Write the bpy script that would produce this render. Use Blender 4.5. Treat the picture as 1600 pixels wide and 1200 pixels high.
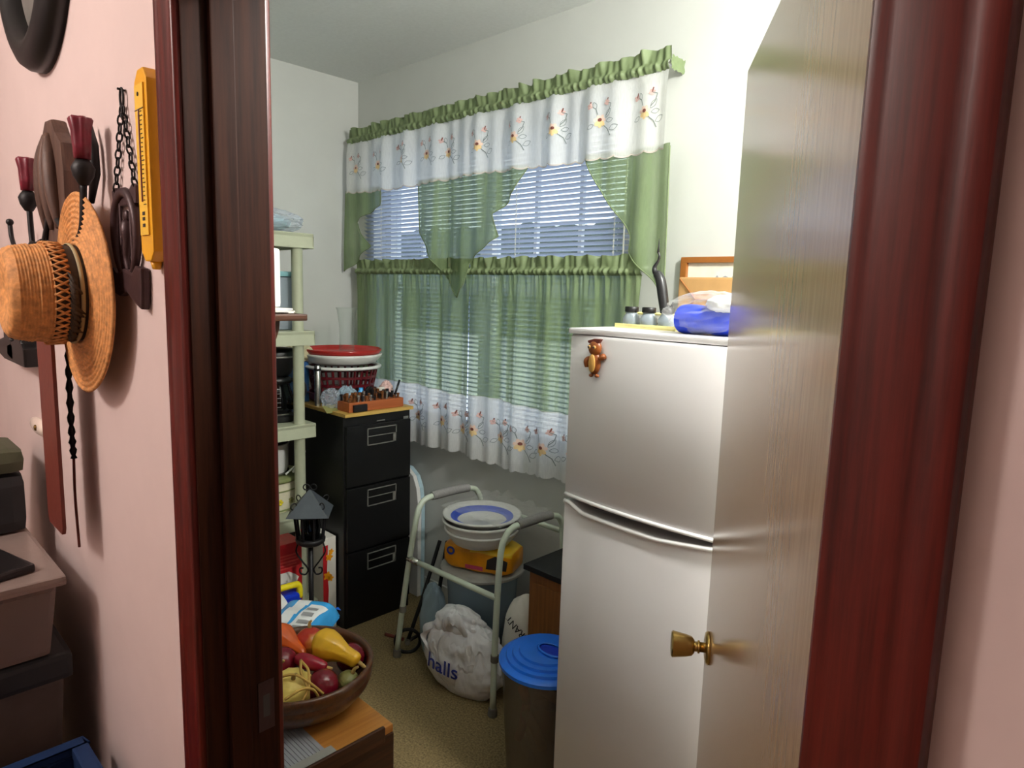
import bpy, bmesh, math, random
from mathutils import Vector, Matrix, noise
random.seed(7)
PI = math.pi
sc = bpy.context.scene
COL = sc.collection
for o in list(bpy.data.objects):
    bpy.data.objects.remove(o)

# ------------------------------------------------------------------ camera
YAW, PITCH, ROLL, FPX = math.radians(43.796), math.radians(7.929), math.radians(1.687), 1037.1
fw = Vector((-math.sin(YAW)*math.cos(PITCH), math.cos(YAW)*math.cos(PITCH), -math.sin(PITCH)))
rt0 = Vector((math.cos(YAW), math.sin(YAW), 0)); up0 = rt0.cross(fw)
rt = rt0*math.cos(ROLL) + up0*math.sin(ROLL); up = up0*math.cos(ROLL) - rt0*math.sin(ROLL)
cam = bpy.data.cameras.new('camera'); camo = bpy.data.objects.new('camera', cam); COL.objects.link(camo)
cam.sensor_fit = 'HORIZONTAL'; cam.sensor_width = 36; cam.lens = 36*FPX/1600; cam.clip_start = .02
m3 = Matrix((rt, up, -fw)).transposed()
camo.matrix_world = Matrix.Translation((0, 0, 1.62)) @ m3.to_4x4()
sc.camera = camo
# ------------------------------------------------------------------ sky, lights, exposure
w = bpy.data.worlds.new('overcast_sky'); sc.world = w; w.use_nodes = True
bg = w.node_tree.nodes['Background']; bg.inputs[0].default_value = (.82, .91, 1, 1); bg.inputs[1].default_value = 2.6
sc.view_settings.view_transform = 'Standard'; sc.view_settings.look = 'None'
sc.cycles.transparent_max_bounces = 24
sc.view_settings.exposure = 0.0; sc.view_settings.gamma = 1; sc.view_settings.use_curve_mapping = False
def area(name, loc, size, power, col, rot=(0, 0, 0), shape='DISK', sy=None):
    l = bpy.data.lights.new(name, 'AREA'); l.shape = shape; l.size = size; l.energy = power; l.color = col
    if sy: l.size_y = sy
    o = bpy.data.objects.new(name, l); o.location = loc; o.rotation_euler = rot; COL.objects.link(o); return o
def bulb(name, loc, radius, power, col):
    l = bpy.data.lights.new(name, 'POINT'); l.shadow_soft_size = radius; l.energy = power; l.color = col
    o = bpy.data.objects.new(name, l); o.location = loc; COL.objects.link(o)
ROOM_LAMP = (-.06, 1.36); HALL_LAMP = (-1.62, -1.0)
bulb('room_lamp_light', (ROOM_LAMP[0], ROOM_LAMP[1], 2.41), .085, 112, (1, .985, .94))
bulb('hall_lamp_light', (HALL_LAMP[0], HALL_LAMP[1], 2.50), .14, 62, (1, .88, .81))
area('window_portal', (-2.32, 2.31, 1.65), 1.66, 1, (1, 1, 1), (-PI/2, 0, 0), 'RECTANGLE', 1.46).data.cycles.is_portal = True

# ------------------------------------------------------------------ materials
def lin(c):
    return tuple(((v/255)/12.92 if v/255 <= .04045 else ((v/255+.055)/1.055)**2.4) for v in c)
MATS = {}
def nodes(name):
    m = bpy.data.materials.new(name); m.use_nodes = True; nt = m.node_tree
    MATS[name] = m
    return m, nt, nt.nodes['Principled BSDF'], nt.links
def tex_coord(nt, scale=(1, 1, 1)):
    tc = nt.nodes.new('ShaderNodeTexCoord'); mp = nt.nodes.new('ShaderNodeMapping')
    mp.inputs['Scale'].default_value = scale; nt.links.new(tc.outputs['Object'], mp.inputs[0]); return mp.outputs[0]
def ramp(nt, fac, stops):
    r = nt.nodes.new('ShaderNodeValToRGB'); el = r.color_ramp.elements
    while len(el) < len(stops): el.new(.5)
    for e, (p, c) in zip(el, stops): e.position = p; e.color = (*c, 1)
    nt.links.new(fac, r.inputs[0]); return r.outputs[0]
def noise_tex(nt, vec, scale, detail=4, rough=.55):
    n = nt.nodes.new('ShaderNodeTexNoise'); n.inputs['Scale'].default_value = scale
    n.inputs['Detail'].default_value = detail; n.inputs['Roughness'].default_value = rough
    nt.links.new(vec, n.inputs['Vector']); return n.outputs['Fac']
def bump(nt, p, fac, strength, dist=.002):
    b = nt.nodes.new('ShaderNodeBump'); b.inputs['Strength'].default_value = strength; b.inputs['Distance'].default_value = dist
    nt.links.new(fac, b.inputs['Height']); nt.links.new(b.outputs[0], p.inputs['Normal'])
def pm(name, rgb, rough=.5, metal=0., var=.10, scale=25, bmp=0, stretch=(1, 1, 1), coat=0, spec=.5, srgb=True):
    c = lin(rgb) if srgb else rgb
    m, nt, p, L = nodes(name)
    f = noise_tex(nt, tex_coord(nt, stretch), scale)
    a = tuple(v*(1-var) for v in c); b = tuple(min(1, v*(1+var)) for v in c)
    L.new(ramp(nt, f, [(.3, a), (.7, b)]), p.inputs['Base Color'])
    p.inputs['Roughness'].default_value = rough; p.inputs['Metallic'].default_value = metal
    p.inputs['Specular IOR Level'].default_value = spec; p.inputs['Coat Weight'].default_value = coat
    if bmp: bump(nt, p, f, bmp)
    return m
def wood(name, dark, light, rough=.4, along='z', scale=6, coat=0, bmp=.12, spec=.5):
    m, nt, p, L = nodes(name)
    s = {'z': (14, 14, .6), 'x': (.6, 14, 14), 'y': (14, .6, 14)}[along]
    v = tex_coord(nt, s); f = noise_tex(nt, v, scale, 6, .65)
    L.new(ramp(nt, f, [(.28, lin(dark)), (.72, lin(light))]), p.inputs['Base Color'])
    p.inputs['Roughness'].default_value = rough; p.inputs['Coat Weight'].default_value = coat
    p.inputs['Coat Roughness'].default_value = .2
    p.inputs['Specular IOR Level'].default_value = spec
    bump(nt, p, f, bmp, .001)
    return m
def clear(name, tint, body, opacity=.3, rough=.15, edge=.6):
    """thin see-through plastic or glass: part clear, part glossy film"""
    m = bpy.data.materials.new(name); m.use_nodes = True; nt = m.node_tree; p = nt.nodes['Principled BSDF']; MATS[name] = m
    p.inputs['Base Color'].default_value = (*lin(body), 1); p.inputs['Roughness'].default_value = rough
    n = noise_tex(nt, tex_coord(nt), 18); bump(nt, p, n, .25, .004)
    t = nt.nodes.new('ShaderNodeBsdfTransparent'); t.inputs[0].default_value = (*lin(tint), 1)
    fr = nt.nodes.new('ShaderNodeLayerWeight'); fr.inputs[0].default_value = .35
    ma = nt.nodes.new('ShaderNodeMath'); ma.operation = 'MULTIPLY_ADD'; ma.inputs[1].default_value = edge; ma.inputs[2].default_value = opacity; ma.use_clamp = True
    nt.links.new(fr.outputs['Facing'], ma.inputs[0])
    mx = nt.nodes.new('ShaderNodeMixShader'); nt.links.new(ma.outputs[0], mx.inputs[0])
    nt.links.new(t.outputs[0], mx.inputs[1]); nt.links.new(p.outputs[0], mx.inputs[2])
    nt.links.new(mx.outputs[0], nt.nodes['Material Output'].inputs[0]); return m
def sheer(name, rgb, clearness, trans=.5, tint=(1, 1, 1)):
    m = bpy.data.materials.new(name); m.use_nodes = True; nt = m.node_tree; MATS[name] = m
    nt.nodes.remove(nt.nodes['Principled BSDF'])
    f = noise_tex(nt, tex_coord(nt, (60, 60, 4)), 9)
    c = lin(rgb); col = ramp(nt, f, [(.3, tuple(v*.9 for v in c)), (.7, tuple(min(1, v*1.08) for v in c))])
    d = nt.nodes.new('ShaderNodeBsdfDiffuse'); tl = nt.nodes.new('ShaderNodeBsdfTranslucent'); tr = nt.nodes.new('ShaderNodeBsdfTransparent')
    nt.links.new(col, d.inputs[0]); nt.links.new(col, tl.inputs[0])
    a = nt.nodes.new('ShaderNodeMixShader'); a.inputs[0].default_value = trans
    nt.links.new(d.outputs[0], a.inputs[1]); nt.links.new(tl.outputs[0], a.inputs[2])
    tr.inputs[0].default_value = (*tint, 1)
    b = nt.nodes.new('ShaderNodeMixShader'); b.inputs[0].default_value = clearness
    if clearness > .2:      # cloth lies double in the gathers
        g = noise_tex(nt, tex_coord(nt, (16, 0, .25)), 1.6, 2); c0, c1 = clearness*.45, clearness*1.35
        nt.links.new(ramp(nt, g, [(.40, (c0,)*3), (.58, (c1,)*3)]), b.inputs[0])
    nt.links.new(a.outputs[0], b.inputs[1]); nt.links.new(tr.outputs[0], b.inputs[2])
    nt.links.new(b.outputs[0], nt.nodes['Material Output'].inputs[0]); return m
def emit(name, rgb, s):
    m = bpy.data.materials.new(name); m.use_nodes = True; nt = m.node_tree; MATS[name] = m
    p = nt.nodes['Principled BSDF']; p.inputs['Emission Color'].default_value = (*rgb, 1); p.inputs['Emission Strength'].default_value = s
    return m

pm('hall_paint', (216, 196, 192), .6, var=.03, scale=6, bmp=.05)
pm('room_paint', (200, 202, 197), .6, var=.02, scale=6, bmp=.05)
pm('ceiling_paint', (224, 227, 224), .8, var=.03, scale=60, bmp=.3)
# speckled tan floor
m_, nt_, p_, L_ = nodes('floor_tan'); v_ = tex_coord(nt_)
f1 = noise_tex(nt_, v_, 130, 3, .7)
L_.new(ramp(nt_, f1, [(.34, lin((98, 82, 52))), (.5, lin((134, 115, 77))), (.68, lin((158, 138, 98)))]), p_.inputs['Base Color'])
p_.inputs['Roughness'].default_value = .7; bump(nt_, p_, f1, .3, .002)
wood('mahogany', (52, 12, 9), (104, 31, 23), .36, 'z', 8, .05, .12, .35)
wood('pine_board', (186, 146, 66), (212, 176, 98), .45, 'y', 5)
pm('slate_iron', (72, 78, 84), .55, .2)
wood('jamb_wood_shaded', (28, 13, 9), (62, 32, 19), .55, 'z', 6, 0, .12, .12)  # jamb shade put into the colour, darker than the casing wood
wood('door_oak', (134, 108, 82), (166, 138, 108), .17, 'z', 9, .25, .025)
wood('walnut', (44, 22, 10), (86, 48, 24), .45, 'y', 6)
wood('maple', (176, 112, 48), (206, 142, 70), .4, 'y', 5)
wood('oak', (112, 66, 28), (150, 94, 44), .45, 'z', 7)
wood('orange_wood', (150, 76, 34), (178, 98, 50), .5, 'y', 6)
wood('bowl_wood', (58, 30, 14), (104, 60, 28), .3, 'x', 5, .4)
wood('plaque_wood', (62, 42, 36), (104, 76, 62), .55, 'z', 6)
pm('black_iron', (24, 22, 24), .5, .3, bmp=.3, scale=60)
pm('bronze_iron', (66, 46, 48), .42, .35, bmp=.4, scale=50)
pm('black_paint', (11, 11, 12), .42, var=.08)
pm('chrome', (196, 196, 190), .25, .9)
pm('nickel_frame', (150, 148, 142), .4, .5)
pm('brass', (176, 146, 84), .26, .95)
pm('old_brass', (120, 96, 52), .35, .9)
pm('sage_plastic', (174, 179, 154), .45, var=.04)
pm('white_plastic', (226, 226, 222), .35, var=.03)
pm('fridge_white', (214, 212, 212), .32, var=.015, scale=4)
pm('fridge_lip', (236, 236, 236), .2, var=.01)
pm('gasket', (70, 68, 68), .7)
pm('walker_paint', (202, 214, 196), .35, var=.03)
pm('grey_grip', (140, 138, 136), .7, bmp=.3, scale=120)
pm('rubber_grey', (112, 108, 98), .8)
pm('blue_lid', (32, 116, 236), .3, var=.05)
pm('blue_dark', (22, 58, 196), .35)
pm('blue_band', (58, 92, 214), .35)
pm('yellow_plastic', (224, 206, 26), .4)
pm('pale_yellow', (232, 222, 150), .4)
pm('red_plastic', (186, 34, 40), .35)
pm('dark_red', (92, 12, 22), .35)
pm('rose_red', (206, 74, 66), .3)
pm('cream', (222, 216, 190), .35)
pm('green_rim', (126, 134, 88), .35)
pm('orange_pack', (232, 154, 26), .28, var=.25, scale=9)
pm('yellow_pack', (240, 196, 40), .28, var=.15, scale=9)
pm('pink_print', (206, 70, 110), .4)
pm('dark_print', (40, 34, 34), .5)
pm('navy_print', (40, 58, 150), .5)
pm('grey_print', (150, 150, 152), .6)
pm('white_paper', (228, 224, 214), .7, var=.03)
pm('kraft', (176, 136, 84), .75, var=.08)
pm('cyan_pack', (64, 164, 230), .25, var=.08)
pm('grey_lid', (158, 158, 152), .5)
pm('dark_bin', (34, 36, 38), .55)
pm('olive_lid', (74, 78, 56), .6)
pm('taupe_tote', (86, 74, 66), .55)
pm('navy_bin', (28, 52, 92), .45)
pm('teal_lid', (128, 176, 182), .35); pm('pale_blue', (176, 204, 214), .5)
pm('leather', (108, 46, 34), .5, bmp=.3, scale=60)
pm('straw', (204, 142, 82), .7, var=.32, scale=90, bmp=.9)
pm('straw_dark', (170, 104, 54), .75, var=.2, scale=60)
pm('hat_ribbon', (62, 50, 38), .7, var=.4, scale=50)
pm('hat_cord', (170, 158, 120), .7)
pm('thermo_yellow', (236, 172, 34), .35, var=.06)
pm('thermo_face', (238, 190, 60), .5, var=.04)
pm('candle_red', (116, 28, 46), .4, var=.4, scale=30)
pm('amber', (206, 136, 76), .5)
pm('ceramic', (230, 214, 200), .25)
pm('ruffle_green', (116, 132, 92), .6, var=.12)
pm('tissue_white', (236, 238, 238), .4, var=.04)
m_, nt_, p_, L_ = nodes('bag_white'); v_ = tex_coord(nt_, (1, 1, .55)); n_ = noise_tex(nt_, v_, 9, 3, .5)
rg_ = ramp(nt_, n_, [(.38, (0, 0, 0)), (.48, (1, 1, 1)), (.53, (.1, .1, .1)), (.66, (.9, .9, .9))])
p_.inputs['Base Color'].default_value = (.86, .87, .9, 1); p_.inputs['Roughness'].default_value = .32; bump(nt_, p_, rg_, .55, .012)
pm('rod_white', (220, 220, 214), .4)
pm('frame_brown', (150, 92, 38), .4)
pm('print_cream', (234, 226, 208), .6)
pm('vinyl_white', (222, 222, 218), .4)
pm('hedge_leaf', (42, 54, 34), .8, var=.5, scale=3)
pm('pavement', (200, 200, 196), .8, var=.06, scale=3)
pm('gourd_yellow', (238, 184, 44), .22, var=.10, scale=9)
pm('gourd_orange', (226, 98, 30), .25, var=.2, scale=9)
pm('gourd_green', (126, 124, 70), .35, var=.25, scale=14)
pm('gourd_cream', (232, 206, 110), .45, var=.1, scale=10)
pm('gourd_maroon', (112, 14, 32), .16, var=.15, scale=9)
pm('gourd_crimson', (156, 24, 48), .2, var=.15, scale=9)
pm('stem_tan', (176, 146, 84), .7)
m_, nt_, p_, L_ = nodes('gourd_apple'); n_ = noise_tex(nt_, tex_coord(nt_), 16, 2)
L_.new(ramp(nt_, n_, [(.40, lin((186, 50, 32))), (.52, lin((208, 130, 44))), (.66, lin((170, 140, 60)))]), p_.inputs['Base Color']); p_.inputs['Roughness'].default_value = .2
pm('owl_brown', (136, 74, 32), .3, var=.2)
pm('owl_tan', (196, 150, 78), .4)
pm('bird_black', (34, 34, 36), .3)
pm('raffia', (196, 158, 78), .6)
pm('peach', (236, 206, 190), .7); pm('petal_yellow', (238, 208, 152), .7); pm('flower_eye', (126, 72, 62), .7)
pm('bud_pink', (220, 184, 178), .7); pm('thread_grey', (128, 138, 134), .7); pm('edge_beige', (206, 196, 186), .7)
pm('purple_bag', (120, 110, 150), .4); pm('blue_card', (40, 92, 150), .5)
pm('beige_cloth', (206, 198, 160), .8, var=.2)
pm('tool_black', (30, 28, 30), .3, .2); pm('bit_brown', (120, 72, 34), .4, .2)
clear('clear_plastic', (248, 250, 252), (210, 220, 232), .18)
clear('clear_blue', (214, 230, 238), (186, 210, 224), .36)
clear('frosted', (206, 214, 222), (178, 190, 200), .45)
clear('bin_smoke', (224, 221, 216), (140, 134, 128), .22, .15, .45)
clear('vase_glass', (253, 254, 253), (170, 180, 176), .01, .03, .22)
clear('red_glass', (214, 70, 66), (206, 60, 56), .5)
clear('black_glass', (70, 70, 74), (14, 14, 16), .55, .05)
clear('window_glass', (252, 254, 255), (230, 240, 255), .0, .02)
clear('sheet_plastic', (222, 224, 228), (196, 198, 206), .55)
clear('film', (252, 252, 252), (240, 240, 240), .03, .08, .4)
clear('hall_box_clear', (214, 200, 194), (166, 148, 140), .36)
sheer('sheer_green', (140, 160, 114), .32, .34, (.80, .86, .74))
sheer('sheer_jabot', (140, 160, 118), .24, .38, (.84, .9, .8))
sheer('sheer_white', (244, 245, 243), .14, .42)
sheer('blind_white', (206, 214, 232), .0, .35)
emit('lamp_glow_cool', (.98, 1, .93), 6); emit('lamp_glow_warm', (1, .82, .68), 6)

# ------------------------------------------------------------------ mesh collector
class M:
    def __init__(s): s.v = []; s.f = []; s.mi = []
    def add(s, vs, fs, m=0):
        n = len(s.v); s.v += [tuple(p) for p in vs]; s.f += [tuple(i+n for i in f) for f in fs]; s.mi += [m]*len(fs); return s
    def box(s, x0, x1, y0, y1, z0, z1, m=0):
        return s.add([(x, y, z) for x in (x0, x1) for y in (y0, y1) for z in (z0, z1)],
                     [(0, 1, 3, 2), (4, 6, 7, 5), (0, 4, 5, 1), (2, 3, 7, 6), (0, 2, 6, 4), (1, 5, 7, 3)], m)
    def lathe(s, prof, n=32, m=0, at=(0, 0, 0), rib=None, sx=1, sy=1):
        vs = []; fs = []; k = len(prof)
        for i in range(n):
            a = 2*PI*i/n
            for (r, z) in prof:
                q = r*(rib(a, z) if rib else 1)
                vs.append((at[0]+q*math.cos(a)*sx, at[1]+q*math.sin(a)*sy, at[2]+z))
        for i in range(n):
            j = (i+1) % n
            for t in range(k-1): fs.append((i*k+t, j*k+t, j*k+t+1, i*k+t+1))
        return s.add(vs, fs, m)
    def tube(s, path, r, n=8, m=0, closed=False, rib=None):
        P = [Vector(p) for p in path]; k = len(P); vs = []; fs = []; nv = None
        R = r if isinstance(r, (list, tuple)) else [r]*k
        for i, p in enumerate(P):
            a = P[(i-1) % k] if (closed or i) else P[0]; b = P[(i+1) % k] if (closed or i < k-1) else P[-1]
            t = (b-a).normalized() if (b-a).length > 1e-9 else Vector((0, 0, 1))
            if nv is None:
                nv = t.cross(Vector((0, 0, 1)));
                if nv.length < .1: nv = t.cross(Vector((1, 0, 0)))
            nv = (nv - t*nv.dot(t)).normalized(); bn = t.cross(nv)
            for q in range(n):
                an = 2*PI*q/n; rr = R[i]*(rib(an) if rib else 1)
                vs.append(p + nv*math.cos(an)*rr + bn*math.sin(an)*rr)
        for i in range(k if closed else k-1):
            j = (i+1) % k
            for q in range(n): fs.append((i*n+q, i*n+(q+1) % n, j*n+(q+1) % n, j*n+q))
        if not closed: fs += [tuple(range(n))[::-1], tuple((k-1)*n+q for q in range(n))]
        return s.add(vs, fs, m)
    def grid(s, fn, nu, nv, m=0):
        return s.add([fn(i/nu, j/nv) for i in range(nu+1) for j in range(nv+1)],
                     [(i*(nv+1)+j, (i+1)*(nv+1)+j, (i+1)*(nv+1)+j+1, i*(nv+1)+j+1) for i in range(nu) for j in range(nv)], m)
    def prism(s, poly, a, b, axis='y', m=0):
        """poly in the plane across axis; a..b along it"""
        def P(u, v, w): return {'y': (u, w, v), 'x': (w, u, v), 'z': (u, v, w)}[axis]
        n = len(poly); vs = [P(u, v, a) for u, v in poly]+[P(u, v, b) for u, v in poly]
        return s.add(vs, [tuple(range(n)), tuple(range(2*n-1, n-1, -1))]+[(i, i+n, (i+1) % n+n, (i+1) % n) for i in range(n)], m)
    def ball(s, c, r, m=0, n=16, k=10):
        rx, ry, rz = r if isinstance(r, (tuple, list)) else (r, r, r)
        return s.lathe([(max(1e-4, math.sin(PI*t/k)), -math.cos(PI*t/k)*rz/1.0) for t in range(k+1)], n, m, c, sx=rx, sy=ry)
    def blob(s, c, r, amp, freq, seed, m=0, nu=40, nv=24, flat=None):
        """crumpled film: a ball pushed about by ridged noise; flat = lowest z"""
        vs = []
        for i in range(nu):
            for j in range(nv+1):
                a = 2*PI*i/nu; b = PI*j/nv
                d = Vector((math.sin(b)*math.cos(a), math.sin(b)*math.sin(a), -math.cos(b)))
                q = d*freq + Vector((seed*3.1, seed*1.7, seed))
                h = 1+amp*(1-2*abs(noise.noise(q)))+.5*amp*(1-2*abs(noise.noise(q*2.3)))+.35*amp*noise.noise(q*5)
                p = Vector((c[0]+d.x*r[0]*h, c[1]+d.y*r[1]*h, c[2]+d.z*r[2]*h))
                if flat is not None and p.z < flat: p.z = flat
                vs.append(p)
        k = nv+1
        return s.add(vs, [(i*k+j, ((i+1) % nu)*k+j, ((i+1) % nu)*k+j+1, i*k+j+1) for i in range(nu) for j in range(nv)], m)
    def build(s, name, mats, parent=None, smooth=False, bevel=0, loc=None, rot=None, weld=False):
        me = bpy.data.meshes.new(name); me.from_pydata(s.v, [], s.f)
        for m in ([mats] if isinstance(mats, str) else mats): me.materials.append(MATS[m])
        for p, i in zip(me.polygons, s.mi): p.material_index = i
        bm = bmesh.new(); bm.from_mesh(me)
        bmesh.ops.remove_doubles(bm, verts=bm.verts, dist=1e-5)
        bmesh.ops.recalc_face_normals(bm, faces=bm.faces)
        if bevel:
            es = [e for e in bm.edges if len(e.link_faces) == 2 and e.calc_face_angle(0) > .6]
            bmesh.ops.bevel(bm, geom=es, offset=bevel, segments=2, affect='EDGES', profile=.7, clamp_overlap=True)
        bm.to_mesh(me); bm.free()
        if smooth:
            for p in me.polygons: p.use_smooth = True
            if smooth == 'auto': me.set_sharp_from_angle(angle=.7)
        return link(name, me, parent, loc, rot)
def link(name, me, parent=None, loc=None, rot=None):
    o = bpy.data.objects.new(name, me); COL.objects.link(o)
    if parent is not None: o.parent = parent
    if loc: o.location = loc
    if rot: o.rotation_euler = rot
    return o
def tag(o, label=None, cat=None, group=None, kind=None):
    for k, v in (('label', label), ('category', cat), ('group', group), ('kind', kind)):
        if v: o[k] = v
    return o
def thing(name, loc, label, cat, rot=(0, 0, 0), group=None):
    o = bpy.data.objects.new(name, None); COL.objects.link(o); o.location = loc; o.rotation_euler = rot
    o.empty_display_size = .05
    return tag(o, label, cat, group)
def struct(o): o['kind'] = 'structure'; return o
def arc(c, r, a0, a1, n=10, plane='xz'):
    out = []
    for i in range(n+1):
        a = math.radians(a0+(a1-a0)*i/n); u, v = r*math.cos(a), r*math.sin(a)
        out.append({'xz': (c[0]+u, c[1], c[2]+v), 'yz': (c[0], c[1]+u, c[2]+v), 'xy': (c[0]+u, c[1]+v, c[2])}[plane])
    return out
def bez(pts, n=8):
    """smooth path through points (Catmull-Rom)"""
    P = [Vector(p) for p in pts]; P = [2*P[0]-P[1]]+P+[2*P[-1]-P[-2]]; out = []
    for i in range(1, len(P)-2):
        for t in range(n):
            t /= n; a, b, c, d = P[i-1:i+3]
            out.append(.5*((2*b)+(c-a)*t+(2*a-5*b+4*c-d)*t*t+(3*b-a-3*c+d)*t**3))
    out.append(P[-2]); return out
def text_mesh(name, body, size, mat, parent=None, loc=None, rot=None, depth=.0006, bend=None):
    cu = bpy.data.curves.new('lettering', 'FONT'); cu.body = body; cu.size = size; cu.extrude = depth; cu.resolution_u = 3; cu.offset = size*.012
    cu.align_x = 'CENTER'; cu.align_y = 'CENTER'
    o = bpy.data.objects.new('lettering', cu); COL.objects.link(o); bpy.context.view_layer.update()
    me = bpy.data.meshes.new_from_object(o.evaluated_get(bpy.context.evaluated_depsgraph_get()))
    bpy.data.objects.remove(o)
    me.materials.clear(); me.materials.append(MATS[mat])
    if bend:
        for v in me.vertices: v.co = bend(v.co)
    return link(name, me, parent, loc, rot)

# ================================================================== ROOM SHELL
CEIL = 2.73; XL, XR = -3.30, .62; YH, YR, YW = .38, .50, 2.15   # hall face, room face, window wall
HX0, HX1, HY0 = -4.3, 1.7, -1.7
JL, JR, HEAD = -1.02, -.12, 2.055                               # door opening
f = M(); f.box(HX0, HX1, HY0, YW+.15, -.06, 0); struct(f.build('floor', 'floor_tan'))
f = M(); f.box(HX0, HX1, HY0, YW+.15, CEIL, CEIL+.06); struct(f.build('ceiling', 'ceiling_paint'))
def wall_front():
    m = M()
    for a in ((HX0, JL-.02, 0, CEIL), (JR+.02, HX1, 0, CEIL), (JL-.02, JR+.02, HEAD+.02, CEIL)):
        m.box(a[0], a[1], YH, YR, a[2], a[3])
    o = m.build('wall_front', ['hall_paint', 'room_paint'])
    for p in o.data.polygons:
        if p.normal.y > .5: p.material_index = 1
    return struct(o)
wall_front()
f = M(); f.box(XL-.1, XL, YR, YW+.15, 0, CEIL); struct(f.build('wall_left', 'room_paint'))
f = M(); f.box(XR, XR+.1, YR, YW+.15, 0, CEIL); struct(f.build('wall_right', 'room_paint'))
WX0, WX1, WZ0, WZ1 = -3.15, -1.49, .92, 2.38
f = M()
for a in ((XL, WX0, 0, CEIL), (WX1, XR, 0, CEIL), (WX0, WX1, 0, WZ0), (WX0, WX1, WZ1, CEIL)): f.box(a[0], a[1], YW, YW+.15, a[2], a[3])
struct(f.build('wall_back', 'room_paint'))
f = M(); f.box(HX0, HX1, HY0-.1, HY0, 0, CEIL); struct(f.build('wall_hall', 'hall_paint'))
f = M(); f.box(HX0-.1, HX0, HY0, YR, 0, CEIL); struct(f.build('wall_hall_left', 'hall_paint'))
f = M(); f.box(HX1, HX1+.1, HY0, YR, 0, CEIL); struct(f.build('wall_hall_right', 'hall_paint'))
f = M(); f.box(XL, XR, YW-.012, YW, 0, .09); struct(f.build('baseboard_back', 'room_paint'))
f = M(); f.box(XL, XL+.012, YR, YW-.012, 0, .09); struct(f.build('baseboard_left', 'room_paint'))

# door frame: moulded casings, jambs with stop, red-brown wood, jamb colour darkened for shade
def casing(name, x_in, x_out, yface, out):
    """moulded section swept up the side of the opening; out = -1 towards the hall"""
    prof = [(0, 0), (0, .009), (.03, .0115), (.10, .0125), (.15, .0118), (.20, .0126), (.45, .0136), (.66, .0145), (.72, .0138), (.78, .0152), (.90, .0156), (.97, .0146), (1, .012), (1, 0)]
    m = M(); m.prism([(x_in+(x_out-x_in)*t, yface+out*d) for t, d in prof], 0, HEAD+.065, 'z')
    return struct(m.build(name, 'mahogany', smooth='auto'))
casing('trim_1', JL-.004, JL-.068, YH, -1)
casing('trim_2', JR+.002, JR+.062, YH, -1)
casing('trim_3', JL-.004, JL-.068, YR, 1)
casing('trim_4', JR+.004, JR+.068, YR, 1)
f = M(); f.box(JL-.068, JR+.062, YH-.015, YH, HEAD+.004, HEAD+.068); struct(f.build('trim_5', 'mahogany', bevel=.003))
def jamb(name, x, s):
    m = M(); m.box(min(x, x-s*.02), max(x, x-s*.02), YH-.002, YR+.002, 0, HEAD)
    o = struct(m.build(name, 'jamb_wood_shaded', bevel=.001))
    k = M(); k.box(min(x, x+s*.011), max(x, x+s*.011), .414, .449, 0, HEAD); k.build('door_stop', 'jamb_wood_shaded', o, bevel=.002)
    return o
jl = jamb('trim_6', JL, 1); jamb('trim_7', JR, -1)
k = M(); k.box(JL, JL+.0015, .464, .492, .86, .95); sp = k.build('strike_plate', 'bronze_iron', jl)
k = M(); k.box(JL, JL+.0018, .472, .484, .885, .925); k.build('latch_hole', 'gasket', sp)
f = M(); f.box(JL, JR, YH-.002, YR+.002, HEAD, HEAD+.02); struct(f.build('trim_8', 'mahogany'))

# ---- door, hinged on the right jamb, swung into the room
PHI = math.radians(32.9)
dr = tag(bpy.data.objects.new('door_1', None), kind='structure'); COL.objects.link(dr)
dr.location = (JR-.005, .505, 0); dr.rotation_euler = (0, 0, PI/2+PHI)      # local +x runs from hinge to free edge
DW = .888
m = M(); m.box(0, DW, -.035, 0, .012, 2.045); m.build('door_slab', 'door_oak', dr, bevel=.0015)
kx, kz = DW-.062, .915
def knob(y, s):
    m = M(); m.lathe([(.001, 0), (.032, 0), (.033, .003), (.030, .007), (.018, .009), (.001, .009)], 28)
    r_ = m.build('rosette', 'brass', dr, True, loc=(kx, y, kz), rot=(-s*PI/2, 0, 0))
    m = M(); m.lathe([(.010, .008), (.010, .018), (.013, .019), (.013, .022), (.010, .023), (.010, .030)], 20)
    m.build('knob_neck', 'brass', r_, True)
    m = M(); m.lathe([(.001, .028), (.013, .029), (.019, .034), (.022, .045), (.0255, .066), (.0265, .072), (.024, .0745), (.019, .073), (.001, .0725)], 28, rib=lambda a, z: 1+.012*math.cos(8*a))
    m.build('knob', 'brass', r_, 'auto')
knob(0, 1)
kk = knob  # the other face
knob(-.035, -1)
m = M(); m.box(DW-.001, DW+.0015, -.029, -.006, kz-.03, kz+.03); m.build('latch_plate', 'brass', dr)
for z in (.25, 1.02, 1.8):
    m = M(); m.tube([(-.004, -.040, z-.045), (-.004, -.040, z+.045)], .006, 10); m.build('hinge', 'brass', dr, True)

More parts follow.
